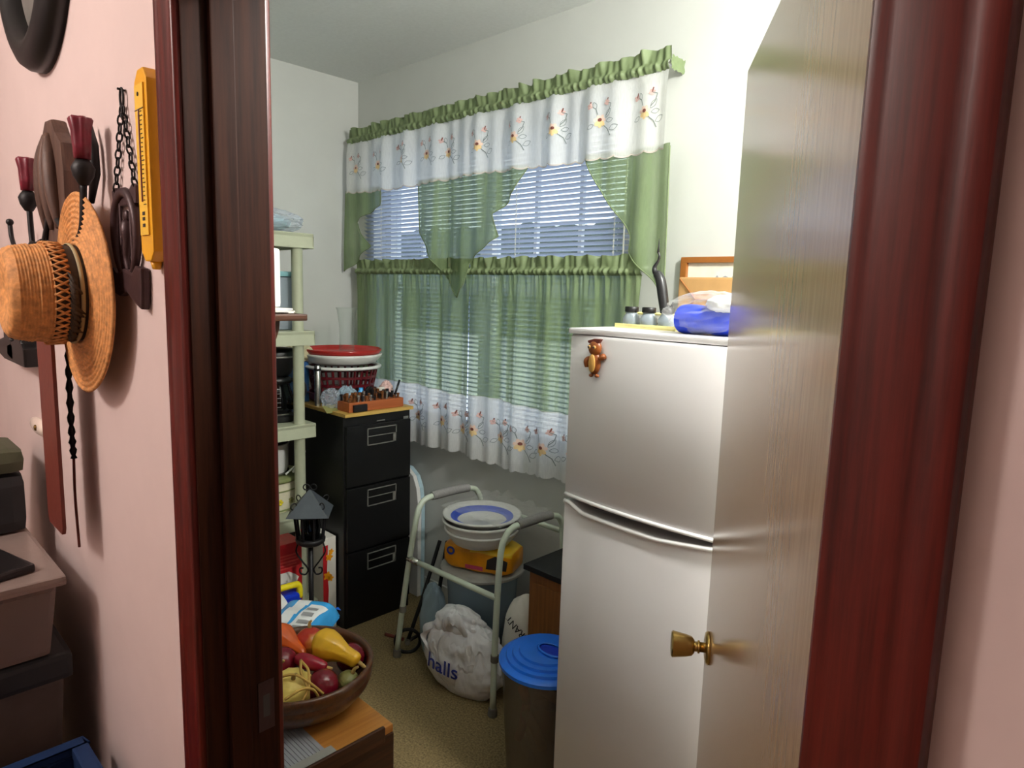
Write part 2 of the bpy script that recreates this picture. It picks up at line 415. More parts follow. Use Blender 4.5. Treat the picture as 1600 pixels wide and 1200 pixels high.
# ================================================================== WINDOW, OUTDOORS
win = tag(bpy.data.objects.new('window_1', None), kind='structure'); COL.objects.link(win); win.location = (-2.32, 2.25, WZ0)
wx0, wx1, wz = WX0+2.32, WX1+2.32, WZ1-WZ0
m = M()
for a in ((wx0, wx0+.05, 0, wz), (wx1-.05, wx1, 0, wz), (wx0+.05, wx1-.05, wz-.05, wz), (wx0+.05, wx1-.05, 0, .05)): m.box(a[0], a[1], -.02, .05, a[2], a[3])
m.build('window_frame', 'vinyl_white', win)
m = M(); m.box(-.06, .02, -.015, .045, .05, wz-.05); m.build('mullion', 'vinyl_white', win)
for (a, b) in ((wx0+.05, -.06), (.02, wx1-.05)):
    m = M()
    m.box(a, b, 0, .035, .68, .73)
    m.build('meeting_rail', 'vinyl_white', win)
    for t in (1/3, 2/3):
        m = M(); x = a+(b-a)*t; m.box(x-.009, x+.009, .008, .028, .73, wz-.05); m.build('muntin', 'vinyl_white', win)
    m = M(); m.box(a, b, .016, .020, .73, wz-.05); m.build('pane', 'window_glass', win)
    m = M(); m.box(a, b, .006, .010, .05, .68); m.build('pane', 'window_glass', win)
m = M(); m.box(WX0-.03, WX1+.03, YW-.03, YW+.12, WZ0-.03, WZ0); struct(m.build('trim_9', 'vinyl_white', bevel=.003))
m = M(); m.box(-90, 40, YW+.2, 21, -.4, -.3); tag(m.build('ground', 'pavement'), kind='structure')
m = M(); m.box(-90, 40, 21, 90, -.4, -.3); tag(m.build('ground_far', 'hedge_leaf'), kind='structure')
def hedge():
    m = M(); n = 240
    def fn(u, v):
        x = -80+u*100; a = v*PI
        q = Vector((x*.7, v*5, 1)); h = 1+.10*noise.noise(q)+.06*noise.noise(q*3)
        return (x, 21.6-math.cos(a)*1.2*h, -.35+4.65*h*min(1, math.sin(a)*1.6)**.5)
    m.grid(fn, n, 14)
    return m.build('hedge', 'hedge_leaf', smooth=True)
tag(hedge(), 'long dark clipped hedge outside, seen through the blind slats', 'hedge')

# ---- venetian blind
bl = thing('venetian_blind', (-2.32, 2.134, .95), 'white horizontal slat venetian blind covering the window behind the curtains', 'blind')
BX0, BX1 = -.885, .885
m = M(); m.box(BX0, BX1, -.02, .02, 1.435, 1.47); m.build('headrail', 'vinyl_white', bl, bevel=.003)
m = M(); m.box(BX0, BX1, -.013, .013, -.028, -.012); m.build('bottom_rail', 'vinyl_white', bl, bevel=.003)
sm = M(); tilt = math.radians(30)
def slat(u, v):
    s_ = (v-.5)*.025; c_ = .0022*(1-(2*v-1)**2)
    y = s_*math.cos(tilt)+c_*math.sin(tilt); z = -s_*math.sin(tilt)+c_*math.cos(tilt)   # room edge up
    return (BX0+(BX1-BX0)*u, y, z)
sm.grid(slat, 1, 4)
s0 = sm.build('slat', 'blind_white', bl, True, loc=(0, 0, .002))
for i in range(1, 68):
    s = s0.copy(); COL.objects.link(s); s.location = (0, 0, .002+i*.0211)
for x in (-.72, -.21, .28, .80):
    m = M(); m.box(x-.001, x+.001, -.0125, -.0115, -.02, 1.44); m.box(x-.001, x+.001, .0115, .0125, -.02, 1.44)
    for i in range(0, 68): m.box(x-.0035, x+.0035, -.0128, -.0112, .004+i*.0211, .011+i*.0211)
    m.build('ladder_cord', 'vinyl_white', bl)
m = M(); m.tube([(.855, -.03, 1.43), (.86, -.032, .7)], .003, 6); m.build('tilt_wand', 'vinyl_white', bl)

# ================================================================== CURTAINS
CY = 2.086
def fold(x, sd=0., a=1.):
    return a*(.010*math.sin(x*26+sd+1.3*math.sin(x*7+sd))+.006*math.sin(x*61+sd*2+math.sin(x*11)))
def ruffle(x, z, sd):
    return .007*math.sin(x*150+2*math.sin(x*23+sd)+sd)+.005*math.sin(x*263+sd)
def header(x0, x1, zb, zr, zt, sd, n, CY=CY):
    """shirred rod pocket with a standing ruffle on top"""
    m = M(); rows = [0, .12, .25, .38, .5, .56, .64, .74, .86, 1]
    def fn(u, v):
        x = x0+(x1-x0)*u; r = rows[round(v*9)]
        if r < .5:
            q = r/.5; z = zb+(zr-zb)*q; y = CY-.016*math.sin(q*PI)-.004+ruffle(x, z, sd)*(.45+.3*abs(math.cos(q*PI)))
        else:
            q = (r-.5)/.5; top = zt+.007*abs(math.sin(x*24+1.5*math.sin(x*7+sd)))+.003*math.sin(x*73+sd*3)
            z = zr+(top-zr)*q; y = CY-.004+ruffle(x*.8, z, sd)*.45+q*(.012*math.sin(x*52+2*math.sin(x*13+sd))+.006*math.sin(x*97+sd))
        return (x, y, z)
    m.grid(fn, n, 9)
    return m
def scallop(x, p=.05, d=.009): return -d*abs(math.sin(x*PI/p))**.6
def panel(x0, x1, ztop, zbot, yfun, n, k, m=None, mi=0):
    m = m or M()
    def fn(u, v):
        x = x0+(x1-x0)*u; zt = ztop(x) if callable(ztop) else ztop; zb = zbot(x) if callable(zbot) else zbot
        z = zt+(zb-zt)*v; return (x, yfun(x, z), z)
    return m.grid(fn, n, k, mi)
def flower(x, z, yfun, parent, sd, s=1.0, lit=True):
    """embroidered bloom with outlined leaves and two buds, lying on the cloth"""
    rnd = random.Random(sd); m = M()
    def P(dx, dz, off=.0025): return (x+dx*s, yfun(x+dx*s, z+dz*s)-off, z+dz*s)
    def fan(cx, cz, pts, mi, off):
        vs = [P(cx, cz, off)]+[P(a, b, off) for a, b in pts]; n = len(pts)
        m.add(vs, [(0, i+1, (i+1) % n+1) for i in range(n)], mi)
    def line(pts, wd, mi, off=.003):
        for (a, b), (c, d) in zip(pts, pts[1:]):
            l = math.hypot(c-a, d-b) or 1; nx, nz = -(d-b)/l*wd/2, (c-a)/l*wd/2
            m.add([P(a+nx, b+nz, off), P(c+nx, d+nz, off), P(c-nx, d-nz, off), P(a-nx, b-nz, off)], [(0, 1, 2, 3)], mi)
    for i in range(7):
        a = 2*PI*i/7+.2; r = .030+.006*rnd.random(); c_ = (math.cos(a), math.sin(a))
        fan(c_[0]*.016, c_[1]*.016, [(c_[0]*.016+math.cos(t)*.5*r*.9*c_[0]-math.sin(t)*.010*c_[1], c_[1]*.016+math.cos(t)*.5*r*.9*c_[1]+math.sin(t)*.010*c_[0]) for t in [2*PI*q/8 for q in range(8)]], 0 if i < 4 else 1, .002+.0001*i)
    fan(0, .006, [(.010*math.cos(t), .006+.008*math.sin(t)) for t in [2*PI*q/10 for q in range(10)]], 2, .004)
    def leaf(cx, cz, an, ln, wd):
        pts = []
        for q in range(11):
            t = q/10; u_ = t*ln; v_ = wd*math.sin(PI*t); pts.append((cx+u_*math.cos(an)-v_*math.sin(an), cz+u_*math.sin(an)+v_*math.cos(an)))
        for q in range(10, -1, -1):
            t = q/10; u_ = t*ln; v_ = -wd*math.sin(PI*t); pts.append((cx+u_*math.cos(an)-v_*math.sin(an), cz+u_*math.sin(an)+v_*math.cos(an)))
        line(pts, .0022, 3)
    leaf(.030, .012, .9, .045, .010); leaf(.034, -.004, .1, .040, .010); leaf(-.028, -.014, 3.6, .036, .009); leaf(.055, -.045, .4, .045, .012)
    leaf(-.02, .055, 1.9, .032, .009)
    line([(.02, -.02), (.045, -.04), (.062, -.07)], .004, 3); line([(-.012, .03), (-.02, .055), (-.04, .066)], .0035, 3)
    for bx, bz in ((.035, .078), (-.05, .068)):
        for q in range(4):
            a = 2*PI*q/4+bx*9
            fan(bx+.008*math.cos(a), bz+.008*math.sin(a), [(bx+.008*math.cos(a)+.009*math.cos(t), bz+.008*math.sin(a)+.006*math.sin(t)) for t in [2*PI*p/6 for p in range(6)]], 4, .003)
        line([(bx, bz), (bx+.006, bz+.02)], .006, 2)
    line([(.035, .078), (.06, .07), (.05, .04), (.03, .02)], .0035, 3)
    return m.build('embroidered_flower', ['peach', 'petal_yellow', 'flower_eye', 'thread_grey', 'bud_pink'], parent)

val = thing('curtain_valance', (0, 0, 0), 'white embroidered valance with green ruffled top and three hanging green swags over the window', 'valance')
VX0, VX1 = -3.245, -1.272
VY = CY-.026
header(VX0, VX1, 2.378, 2.412, 2.450, .3, 620, VY).build('ruffled_header', 'ruffle_green', val, True)
vy = lambda x, z: VY-.004+fold(x, .4, 1.25)*min(1, (2.40-z)/.12+.35)
vhem = lambda x: 2.128+scallop(x, .062, .010)+.006*math.sin(x*5)
panel(VX0+.004, VX1-.004, 2.385, vhem, vy, 520, 10).build('white_band', 'sheer_white', val, True)
m = M(); m.grid(lambda u, v: (VX1-.002+.002*math.sin(v*9), VY+(YW-.004-VY)*u, 2.382+.045*v+.003*math.sin(u*20)), 8, 6); m.build('header_return', 'ruffle_green', val, True)
m = M()
for i in range(520):
    x = VX0+.004+(VX1-VX0-.008)*i/520; x2 = VX0+.004+(VX1-VX0-.008)*(i+1)/520
    m.add([(x, vy(x, vhem(x))-.002, vhem(x)+.003), (x2, vy(x2, vhem(x2))-.002, vhem(x2)+.003), (x2, vy(x2, vhem(x2))-.002, vhem(x2)-.002), (x, vy(x, vhem(x))-.002, vhem(x)-.002)], [(0, 1, 2, 3)])
m.build('scalloped_edge', 'edge_beige', val)
def lerp_pts(pts):
    def g(x):
        for (a, b), (c, d) in zip(pts, pts[1:]):
            if a <= x <= c: return b+(d-b)*(x-a)/(c-a+1e-9)
        return pts[0][1] if x < pts[0][0] else pts[-1][1]
    return g
jy = lambda x, z: vy(x, 2.13)+.004+.012*math.sin(x*33)*min(1, (2.13-z)/.3)
def jabot(left, right):
    """gathered swag: its two side edges run up in steps, points are (z, x)"""
    lf, rf = lerp_pts(left), lerp_pts(right); z0, z1 = left[0][0], 2.135; m = M()
    def fn(u, v):
        z = z0+(z1-z0)*v; a, b = lf(z), rf(z); x = a+(b-a)*u
        return (x, jy(x, z), z)
    m.grid(fn, 60, 60)
    o = m.build('green_swag', 'sheer_jabot', val, True)
    for fnx in (lf, rf):
        h = M(); h.tube([(fnx(z), jy(fnx(z), z)-.001, z) for z in [z0+(2.125-z0)*i/60 for i in range(61)]], .0025, 6); h.build('swag_hem', 'ruffle_green', o, True)
jabot([(1.705, -3.268), (2.14, -3.262)], [(1.705, -3.266), (1.74, -3.205), (1.837, -3.062), (1.967, -3.18), (1.99, -3.14), (2.045, -2.96), (2.075, -2.945), (2.14, -2.955)])
jabot([(1.585, -2.352), (1.66, -2.435), (1.733, -2.484), (1.889, -2.648), (2.14, -2.662)], [(1.585, -2.350), (1.64, -2.29), (1.746, -2.267), (1.854, -2.092), (1.951, -2.121), (2.035, -1.985), (2.14, -1.918)])
jabot([(1.628, -1.256), (1.773, -1.416), (1.831, -1.408), (1.938, -1.494), (2.025, -1.558), (2.14, -1.626)], [(1.628, -1.252), (1.67, -1.243), (2.14, -1.25)])
for i, (x, z) in enumerate([(-3.17, 2.245), (-2.97, 2.245), (-2.77, 2.255), (-2.57, 2.25), (-2.43, 2.245), (-2.205, 2.245), (-1.99, 2.25), (-1.775, 2.25), (-1.555, 2.25), (-1.37, 2.255)]):
    flower(x, z, vy, val, i, .80)
def cafe(name, x0, x1, sd, label, flowers):
    t = thing(name, (0, 0, 0), label, 'curtain', group='green sheer lower curtains')
    header(x0, x1, 1.690, 1.722, 1.762, sd, int(420*(x1-x0))).build('ruffled_header', 'ruffle_green', t, True)
    cy = lambda x, z: CY-.004+fold(x*1.15, sd, 1.2)*min(1, .25+(1.70-z)/.35)+.006*ruffle(x, z, sd)/.007*max(0, 1-(1.70-z)/.12)
    top = lambda x: 1.134+.006*math.sin(x*9+sd)
    hem = lambda x: .846+scallop(x, .05, .010)+.008*math.sin(x*8+sd)
    n = int(330*(x1-x0))
    panel(x0, x1, 1.695, lambda x: top(x)-.004, cy, n, 18).build('sheer_panel', 'sheer_green', t, True)
    panel(x0, x1, top, hem, lambda x, z: cy(x, z)-.001, n, 8).build('white_border', 'sheer_white', t, True)
    for i, (x, z) in enumerate(flowers): flower(x, z, cy, t, 40+i+int(sd*10), .95)
cafe('cafe_curtain', -3.205, -2.285, .9, 'left green sheer lower curtain with white embroidered hem, behind the black cabinet', [(-2.665, .975), (-2.47, .98), (-2.32, .965)])
cafe('cafe_curtain', -2.282, -1.36, 2.1, 'right green sheer lower curtain with white embroidered hem, next to the white refrigerator', [(-2.225, .975), (-2.065, .965), (-1.935, .955), (-1.80, .965), (-1.64, .965)])
for z, x0, x1, lab in ((2.412, -3.24, -1.280, 'upper curtain rod inside the green ruffled valance top'), (1.722, -3.20, -1.37, 'lower curtain rod inside the green ruffled curtain tops')):
    t = thing('curtain_rod', (0, 0, 0), lab, 'curtain rod', group='curtain rods')
    yy = CY+.008 if z < 2 else CY-.016
    m = M(); m.tube([(x0, yy, z), (x1, yy, z)], .004, 8); m.build('rod', 'rod_white', t, True)
    for x in (x0+.004, x1-.004):
        m = M(); m.box(x-.003-.010*(x > -2), x+.003-.010*(x > -2), yy, YW, z-.006, z+.006); m.build('bracket', 'rod_white', t)

# ================================================================== REFRIGERATOR
fr = thing('refrigerator', (-.835, 1.40, 0), 'white top-freezer refrigerator with curved doors, half hidden by the open wooden door', 'refrigerator')
FWH = .30
def curved_door(z0, z1f, name, mat):
    """door with a bowed front; z0 and z1f(x) give its lower and upper edge"""
    m = M(); n = 24; a0 = z0 if callable(z0) else (lambda x: z0); a1 = z1f if callable(z1f) else (lambda x: z1f)
    fy = lambda x: .012-.030*(1-(x/FWH)**2)
    vs = []; fs = []
    for i in range(n+1):
        x = -FWH+2*FWH*i/n
        vs += [(x, fy(x)+.004, a0(x)), (x, fy(x), a0(x)+.006), (x, fy(x), a1(x)-.008), (x, fy(x)+.006, a1(x)), (x, .058, a1(x)), (x, .058, a0(x))]
    for i in range(n):
        for t in range(6): fs.append((i*6+t, i*6+(t+1) % 6, (i+1)*6+(t+1) % 6, (i+1)*6+t))
    fs += [tuple(range(6)), tuple(n*6+t for t in range(6))]
    m.add(vs, fs); return m.build(name, mat, fr, 'auto', bevel=0), fy
m = M(); m.box(-FWH, FWH, .066, .62, .03, 1.515); m.build('body', 'fridge_white', fr, bevel=.006)
m = M(); m.box(-FWH-.002, FWH+.002, .0, .622, 1.513, 1.528); m.build('top_cap', 'fridge_white', fr, bevel=.005)
m = M(); m.box(-FWH+.004, FWH-.004, .056, .068, .05, 1.51); m.build('door_gasket', 'gasket', fr)
m = M(); m.box(-FWH+.02, FWH-.02, .05, .6, 0, .035); m.build('kick_plate', 'gasket', fr)
fz, fy = curved_door(1.060, 1.511, 'freezer_door', 'fridge_white')
gx = lambda x: 1.047-.017*max(0, min(1, (x+FWH-.025)/.05))*(1-max(0, min(1, (x-.02)/.16)))-.002
rd, fy = curved_door(.06, gx, 'fridge_door', 'fridge_white')
m = M(); m.tube([(x, fy(x)-.001, 1.064) for x in [-FWH+.002+i*(2*FWH-.004)/30 for i in range(31)]], .0055, 8); m.build('door_lip', 'fridge_lip', fz, True)
m = M(); m.tube([(x, fy(x)-.002, gx(x)-.001) for x in [-FWH+.002+i*(2*FWH-.004)/60 for i in range(61)]], .0065, 8); m.build('handle_lip', 'fridge_lip', rd, True)
m = M(); m.tube([(.235, fy(.235)-.002, 1.452), (.235, fy(.235)-.0005, 1.452)], .008, 12); m.build('badge', 'nickel_frame', fz)
# owl magnet (the other magnet is left out)
ow = thing('owl_magnet', (-1.032, 1.391, 1.46), 'small brown owl magnet on the freezer door', 'magnet')
m = M(); m.ball((0, -.008, -.018), (.019, .010, .030)); m.ball((0, -.009, .022), (.020, .012, .021)); m.build('body', 'owl_brown', ow, True)
m = M(); m.ball((-.002, -.017, -.018), (.011, .004, .024)); m.build('belly', 'owl_tan', ow, True)
for s_ in (-1, 1):
    m = M(); m.ball((s_*.008-.003, -.019, .024), (.0055, .003, .0055), n=12, k=8); e_ = m.build('eye', 'owl_tan', ow, True)
    m = M(); m.ball((s_*.008-.003, -.0215, .024), .003, n=10, k=6); m.build('pupil', 'dark_print', e_, True)
    m = M(); m.tube(bez([(s_*.016, -.006, -.005), (s_*.025, -.008, -.014 if s_ < 0 else 0), (s_*.024 if s_ < 0 else .030, -.008, -.03 if s_ < 0 else .006)]), [.006+.003*math.sin(i/16*PI) for i in range(17)], 8); m.build('wing', 'owl_brown', ow, True)
    m = M(); m.ball((s_*.009, -.008, -.050), (.007, .006, .005), n=10, k=6); m.build('foot', 'owl_brown', ow, True)
m = M(); m.prism([(-.020, .040), (.0, .046), (.024, .046), (.016, .036), (0, .032), (-.018, .034)], -.016, -.006, 'y'); m.build('brow', 'leather', ow, bevel=.002)
# ---- on top of the refrigerator
TZ = 1.528
t = thing('jar_tray', (-1.0, 1.60, TZ), 'pale yellow plastic carrier holding three small jars on the refrigerator', 'tray')
m = M(); m.box(-.105, .09, -.032, .032, 0, .005)
for y in (-.032, .029): m.box(-.105, .09, y, y+.003, .005, .012)
m.build('base', 'pale_yellow', t, bevel=.001)
m = M(); m.tube([(-.100, .032, .004), (-.114, .032, .02), (-.112, .032, .036), (-.088, .032, .041), (.085, .032, .041), (.088, .032, .004)], .004, 8); m.build('handle', 'pale_yellow', t, True)
for i, (x, lab) in enumerate(((-.075, 'leftmost of the three small black-capped jars on the refrigerator'), (-.018, 'middle of the three small black-capped jars on the refrigerator'), (.04, 'right one of the three small black-capped jars, beside the blue package'))):
    j = thing('small_jar', (-1.0+x, 1.605, TZ+.0055), lab, 'jar', group='jars on the refrigerator')
    m = M(); m.lathe([(.001, 0), (.022, 0), (.024, .003), (.024, .022), (.017, .034), (.015, .040), (.001, .040)], 20); m.build('glass', 'frosted', j, True)
    m = M(); m.lathe([(.001, .039), (.0185, .039), (.019, .041), (.019, .052), (.0175, .054), (.001, .054)], 20, rib=lambda a, z: 1+.02*math.cos(20*a)); m.build('cap', 'black_paint', j, 'auto')
t = thing('wrapped_package', (-.775, 1.52, TZ), 'blue and white package in shiny clear wrap on the refrigerator front', 'package')
m = M()
def pk(u, v):
    a = v*2*PI; x = -.085+.20*u; r = .046*(1-.12*u)
    return (x, r*math.cos(a)*1.1, .036+.036*math.sin(a)*(1+.05*math.sin(u*14)))
m.grid(pk, 12, 24); m.build('contents', 'blue_dark', t, True)
for x in (.078, .088, .098):
    m = M(); m.lathe([(.0515, -.002), (.0520, .002)], 30, sx=.92, sy=.78); m.build('white_stripe', 'tissue_white', t, True, loc=(x, 0, .036), rot=(0, PI/2, 0))
m = M(); m.blob((.045, 0, .075), (.062, .05, .024), .10, 2, 4); m.build('tissue', 'tissue_white', t, True)
m = M(); m.blob((-.01, 0, .052), (.12, .062, .05), .10, 2.2, 6, flat=.001); m.build('wrap', 'film', t)
t = thing('heron_figurine', (-1.085, 1.76, TZ), 'slender black long-necked bird figurine standing behind the jars', 'figurine')
m = M(); m.tube(bez([(.028, 0, 0), (.022, 0, .05), (.012, 0, .10), (0, 0, .145), (-.018, 0, .163), (-.020, 0, .178), (-.010, 0, .195), (-.006, 0, .210), (-.011, 0, .222)]), [.009+.007*math.sin(min(1, i/34)*PI)**.8 if i < 30 else max(.0032, .0092-.0003*(i-30)) for i in range(65)], 10); m.build('body', 'bird_black', t, True)
m = M(); m.tube([(-.011, 0, .220), (-.010, 0, .238), (-.010, 0, .262)], [.004, .0022, .0006], 8); m.build('beak', 'bird_black', t, True)
m = M(); m.lathe([(.001, 0), (.035, 0), (.035, .006), (.028, .012), (.001, .013)], 24, at=(.028, 0, 0)); m.build('base', 'bird_black', t, True)
m = M(); m.tube(bez([(.03, 0, .06), (.044, 0, .058), (.05, 0, .075)]), [.007]*8+[.006-.0005*i for i in range(9)], 8); m.build('tail', 'bird_black', t, True)
t = thing('paper_bag', (-.90, 1.86, TZ), 'folded brown paper bag lying behind the wrapped package', 'bag')
m = M(); m.box(-.15, .15, -.05, .08, 0, .150); o_ = m.build('bag_body', 'kraft', t, bevel=.006)
for a in (((-.145, -.052, .145), (-.09, -.052, .085)), ((.145, -.052, .145), (.09, -.052, .085)), ((-.145, -.052, .02), (-.09, -.052, .085)), ((.145, -.052, .02), (.09, -.052, .085)), ((-.09, -.052, .085), (.09, -.052, .085))):
    m = M(); m.tube(a, .0022, 6); m.build('crease', 'frame_brown', o_)
pf = thing('framed_print', (-1.065, 2.148, 1.62), 'small brown wooden framed print hanging on the white wall', 'picture')
m = M()
for a in ((-.165, .165, .118, .138), (-.165, .165, -.10, -.08), (-.165, -.142, -.08, .118), (.142, .165, -.08, .118)): m.box(a[0], a[1], -.022, 0, a[2], a[3])
m.build('frame', 'frame_brown', pf, bevel=.003)
m = M(); m.box(-.143, .143, -.008, -.002, -.081, .119); pr = m.build('print', 'print_cream', pf)
for i, (x, wd, h) in enumerate(((-.06, .03, .006), (-.03, .012, .026), (0, .03, .024), (.03, .012, .028), (.06, .03, .026))):
    m = M(); m.prism([(x-wd/2, .05), (x+wd/2, .05), (x+wd/2, .05+h*.7), (x, .05+h), (x-wd/2, .05+h*.7)], -.0092, -.008, 'y'); m.build('print_motif', 'grey_print', pr)

# ================================================================== FILE CABINET
CBX, CBY = -2.585, 1.612; CW, CD, CH = .377, .69, 1.03
cb = thing('filing_cabinet', (CBX, CBY, 0), 'black three-drawer metal filing cabinet in the corner', 'cabinet')
m = M(); m.box(-CD, -.018, 0, CW, 0, CH); m.build('body', 'black_paint', cb, bevel=.004)
for i, (z0, z1) in enumerate(((.70, .985), (.385, .69), (.07, .375))):
    m = M(); m.box(-.018, 0, .008, CW-.008, z0, z1); d_ = m.build('drawer', 'black_paint', cb, bevel=.003)
    yz = (CW/2-.083+.01, CW/2+.083+.01, z1-.095-.005, z1-.018)
    m = M(); a, b, c, d = yz
    for q in ((a, a+.004, c, d), (b-.004, b, c, d), (a, b, c, c+.004), (a, b, d-.004, d), (a, b, c+.042, c+.045), (b-.020, b, c, c+.044)): m.box(.0, .006, *q)
    m.build('label_pull', 'nickel_frame', d_)
    m = M(); m.box(.0003, .002, a+.005, b-.005, c+.005, d-.005); m.build('label_card', 'black_paint', d_)
m = M(); m.box(.0, .004, CW-.055, CW-.025, CH-.04, CH-.028); m.build('lock', 'chrome', cb)
m = M(); m.box(.0, .002, .17, .215, CH-.035, CH-.03); m.build('maker_strip', 'nickel_frame', cb)
m = M(); m.box(-CD, .006, -.004, CW+.004, 1.031, 1.047); bd = m.build('wooden_board', 'pine_board', bevel=.002, loc=(CBX, CBY, 0)); tag(bd, 'yellowish wooden board lying on top of the black filing cabinet', 'board')
BZ = 1.047
tb = thing('socket_rack', (CBX-.015, CBY+.06, BZ), 'orange-brown wooden block rack full of small tool bits on the cabinet front', 'tool rack')
m = M(); m.box(-.10, .0, -.03, .275, .001, .045); m.build('block', 'orange_wood', tb, bevel=.003)
m = M(); m.box(.0, .012, -.012, .062, .002, .036); m.build('black_clip', 'tool_black', tb, bevel=.004)
rr = random.Random(3)
for i in range(13):
    for j in range(4):
        if rr.random() < .12: continue
        x, y = -.088+j*.024, -.016+i*.0225; h = .015+.03*rr.random()
        m = M(); m.lathe([(.001, .044), (.0055, .044), (.0055, .044+h*.6), (.0075, .046+h*.62), (.0075, .044+h), (.001, .045+h)], 8, at=(x, y, 0))
        m.build('tool_bit', rr.choice(['bit_brown', 'chrome', 'tool_black', 'bit_brown']), tb)
m = M(); m.tube([(-.05, .255, .04), (-.045, .285, .125)], .0055, 8); m.build('marker', 'tool_black', tb, True)
t = thing('parts_bag', (CBX-.155, CBY+.01, BZ), 'crumpled clear parts bag with green label beside the tool rack', 'bag')
m = M(); m.blob((0, .01, .045), (.04, .04, .045), .2, 2, 2, flat=.001); m.build('bag', 'clear_plastic', t)
m = M(); m.box(-.0, .05, -.045, .02, .026, .028); m.build('green_label', 'gourd_green', t, rot=(0, .6, 0))
t = thing('foil_bag', (CBX-.15, CBY+.105, BZ), 'crumpled silvery plastic pouch behind the tool rack', 'bag')
m = M(); m.blob((0, 0, .05), (.028, .045, .048), .18, 2, 9, flat=.001); m.build('pouch', 'clear_blue', t)
m = M(); m.lathe([(.001, 0), (.016, 0), (.016, .07), (.010, .08), (.010, .09), (.001, .09)], 16); tag(m.build('blue_vial', 'cyan_pack', None, True, loc=(CBX-.14, CBY+.175, BZ+.001)), 'small light blue plastic bottle among the tool bits', 'bottle')
t = thing('carded_part', (CBX-.135, CBY+.285, BZ), 'small white packaged part with black print by the tool rack', 'package')
m = M(); m.box(-.006, .006, -.02, .02, 0, .085); m.build('card', 'white_paper', t, bevel=.001)
m = M(); m.box(.006, .0075, -.014, .014, .03, .06); m.build('print', 'dark_print', t)
t = thing('pink_package', (CBX-.160, CBY+.345, BZ), 'crumpled pink and clear package at the right back of the cabinet top', 'package')
m = M(); m.blob((0, -.01, .05), (.035, .03, .05), .2, 2, 5, flat=.001); m.build('wrapper', 'bud_pink', t)
t = thing('black_tool_pouch', (CBX-.14, CBY+.225, BZ), 'black tool pouch slumped behind the rack', 'pouch')
m = M(); m.blob((-.0, .0, .04), (.024, .03, .045), .15, 2, 12, flat=.001); m.build('pouch', 'tool_black', t, True)
# stacked red baskets on the cabinet
BX, BY = CBX-.365, CBY+.215
t = thing('serving_tray', (BX, BY, BZ), 'dark red plastic tray at the bottom of the basket stack', 'tray')
m = M(); m.lathe([(.001, 0), (.145, 0), (.168, .012), (.175, .045), (.186, .05), (.182, .054), (.168, .048), (.163, .016), (.001, .008)], 40); m.build('tray', 'dark_red', t, 'auto')
t = thing('woven_basket', (BX, BY, BZ+.052), 'dark red openwork plastic basket with white rim on the filing cabinet', 'basket')
m = M(); m.lathe([(.001, 0), (.145, 0), (.150, .006), (.001, .008)], 40); m.build('base', 'dark_red', t)
for i in range(30):
    a = 2*PI*i/30; m = M(); m.tube([(.147*math.cos(a), .147*math.sin(a), .004), (.172*math.cos(a), .172*math.sin(a), .12)], .006, 6); m.build('slat', 'dark_red', t)
for q, zz in ((.153, .035), (.162, .075), (.172, .118)):
    m = M(); m.lathe([(q-.005, zz-.006), (q+.006, zz-.006), (q+.006, zz+.006), (q-.005, zz+.006), (q-.005, zz-.006)], 40); m.build('hoop', 'dark_red', t)
m = M(); m.lathe([(.168, .116), (.192, .118), (.194, .126), (.186, .132), (.170, .130), (.168, .116)], 40); m.build('rim', 'white_plastic', t, True)
t = thing('serving_bowl', (BX, BY, BZ+.185), 'white oval bowl with red liner on top of the red basket', 'bowl')
m = M(); m.lathe([(.001, 0), (.13, 0), (.165, .012), (.192, .042), (.198, .052), (.190, .056), (.175, .046), (.001, .04)], 40); m.build('bowl', 'white_plastic', t, True)
m = M(); m.lathe([(.001, .046), (.165, .048), (.188, .060), (.196, .078), (.190, .080), (.18, .064), (.16, .056), (.001, .054)], 40); m.build('red_liner', 'red_glass', t, True)
t = thing('glass_vase', (BX-.01, BY+.03, BZ+.240), 'tall clear flared glass vase standing in the red bowl', 'vase')
m = M(); m.lathe([(.001, 0), (.038, 0), (.040, .006), (.037, .08), (.040, .15), (.050, .215), (.056, .228), (.0535, .228), (.0475, .214), (.038, .15), (.0345, .08), (.036, .010), (.001, .009)], 28); m.build('glass', 'vase_glass', t, True)
t = thing('steel_canister', (CBX-.27, CBY+.018, BZ), 'slim shiny steel tube standing left of the red basket', 'canister')
m = M(); m.lathe([(.001, 0), (.015, 0), (.015, .19), (.012, .196), (.001, .197)], 18); m.build('tube', 'chrome', t, 'auto')
m = M(); m.lathe([(.0155, .17), (.0165, .172), (.0165, .180), (.0155, .182)], 18); m.build('ring', 'tool_black', t)
m = M(); m.box(-.05, .05, -.03, .03, 0, .20); tag(m.build('blue_carton', 'blue_card', bevel=.002, loc=(CBX-.45, CBY+.015, BZ+.001)), 'tall blue carton behind the green rack post on the cabinet', 'box')
m = M(); m.blob((0, 0, .04), (.07, .06, .04), .18, 2, 31, flat=.001); tag(m.build('folded_cloth', 'beige_cloth', None, True, loc=(CBX-.45, CBY+.015, BZ+.202)), 'beige patterned cloth bundled on top of the blue carton', 'cloth')
cn = thing('walking_cane', (-3.22, 1.60, 0), 'brown crook-handled cane leaning against the far wall behind the rack', 'cane')
m = M(); m.tube([(0, -.02, 0), (-.055, -.02, 1.40)]+arc((-.055, .022, 1.40), .042, 180, 10, 10, 'yz'), .009, 8); m.build('stick', 'frame_brown', cn, True)

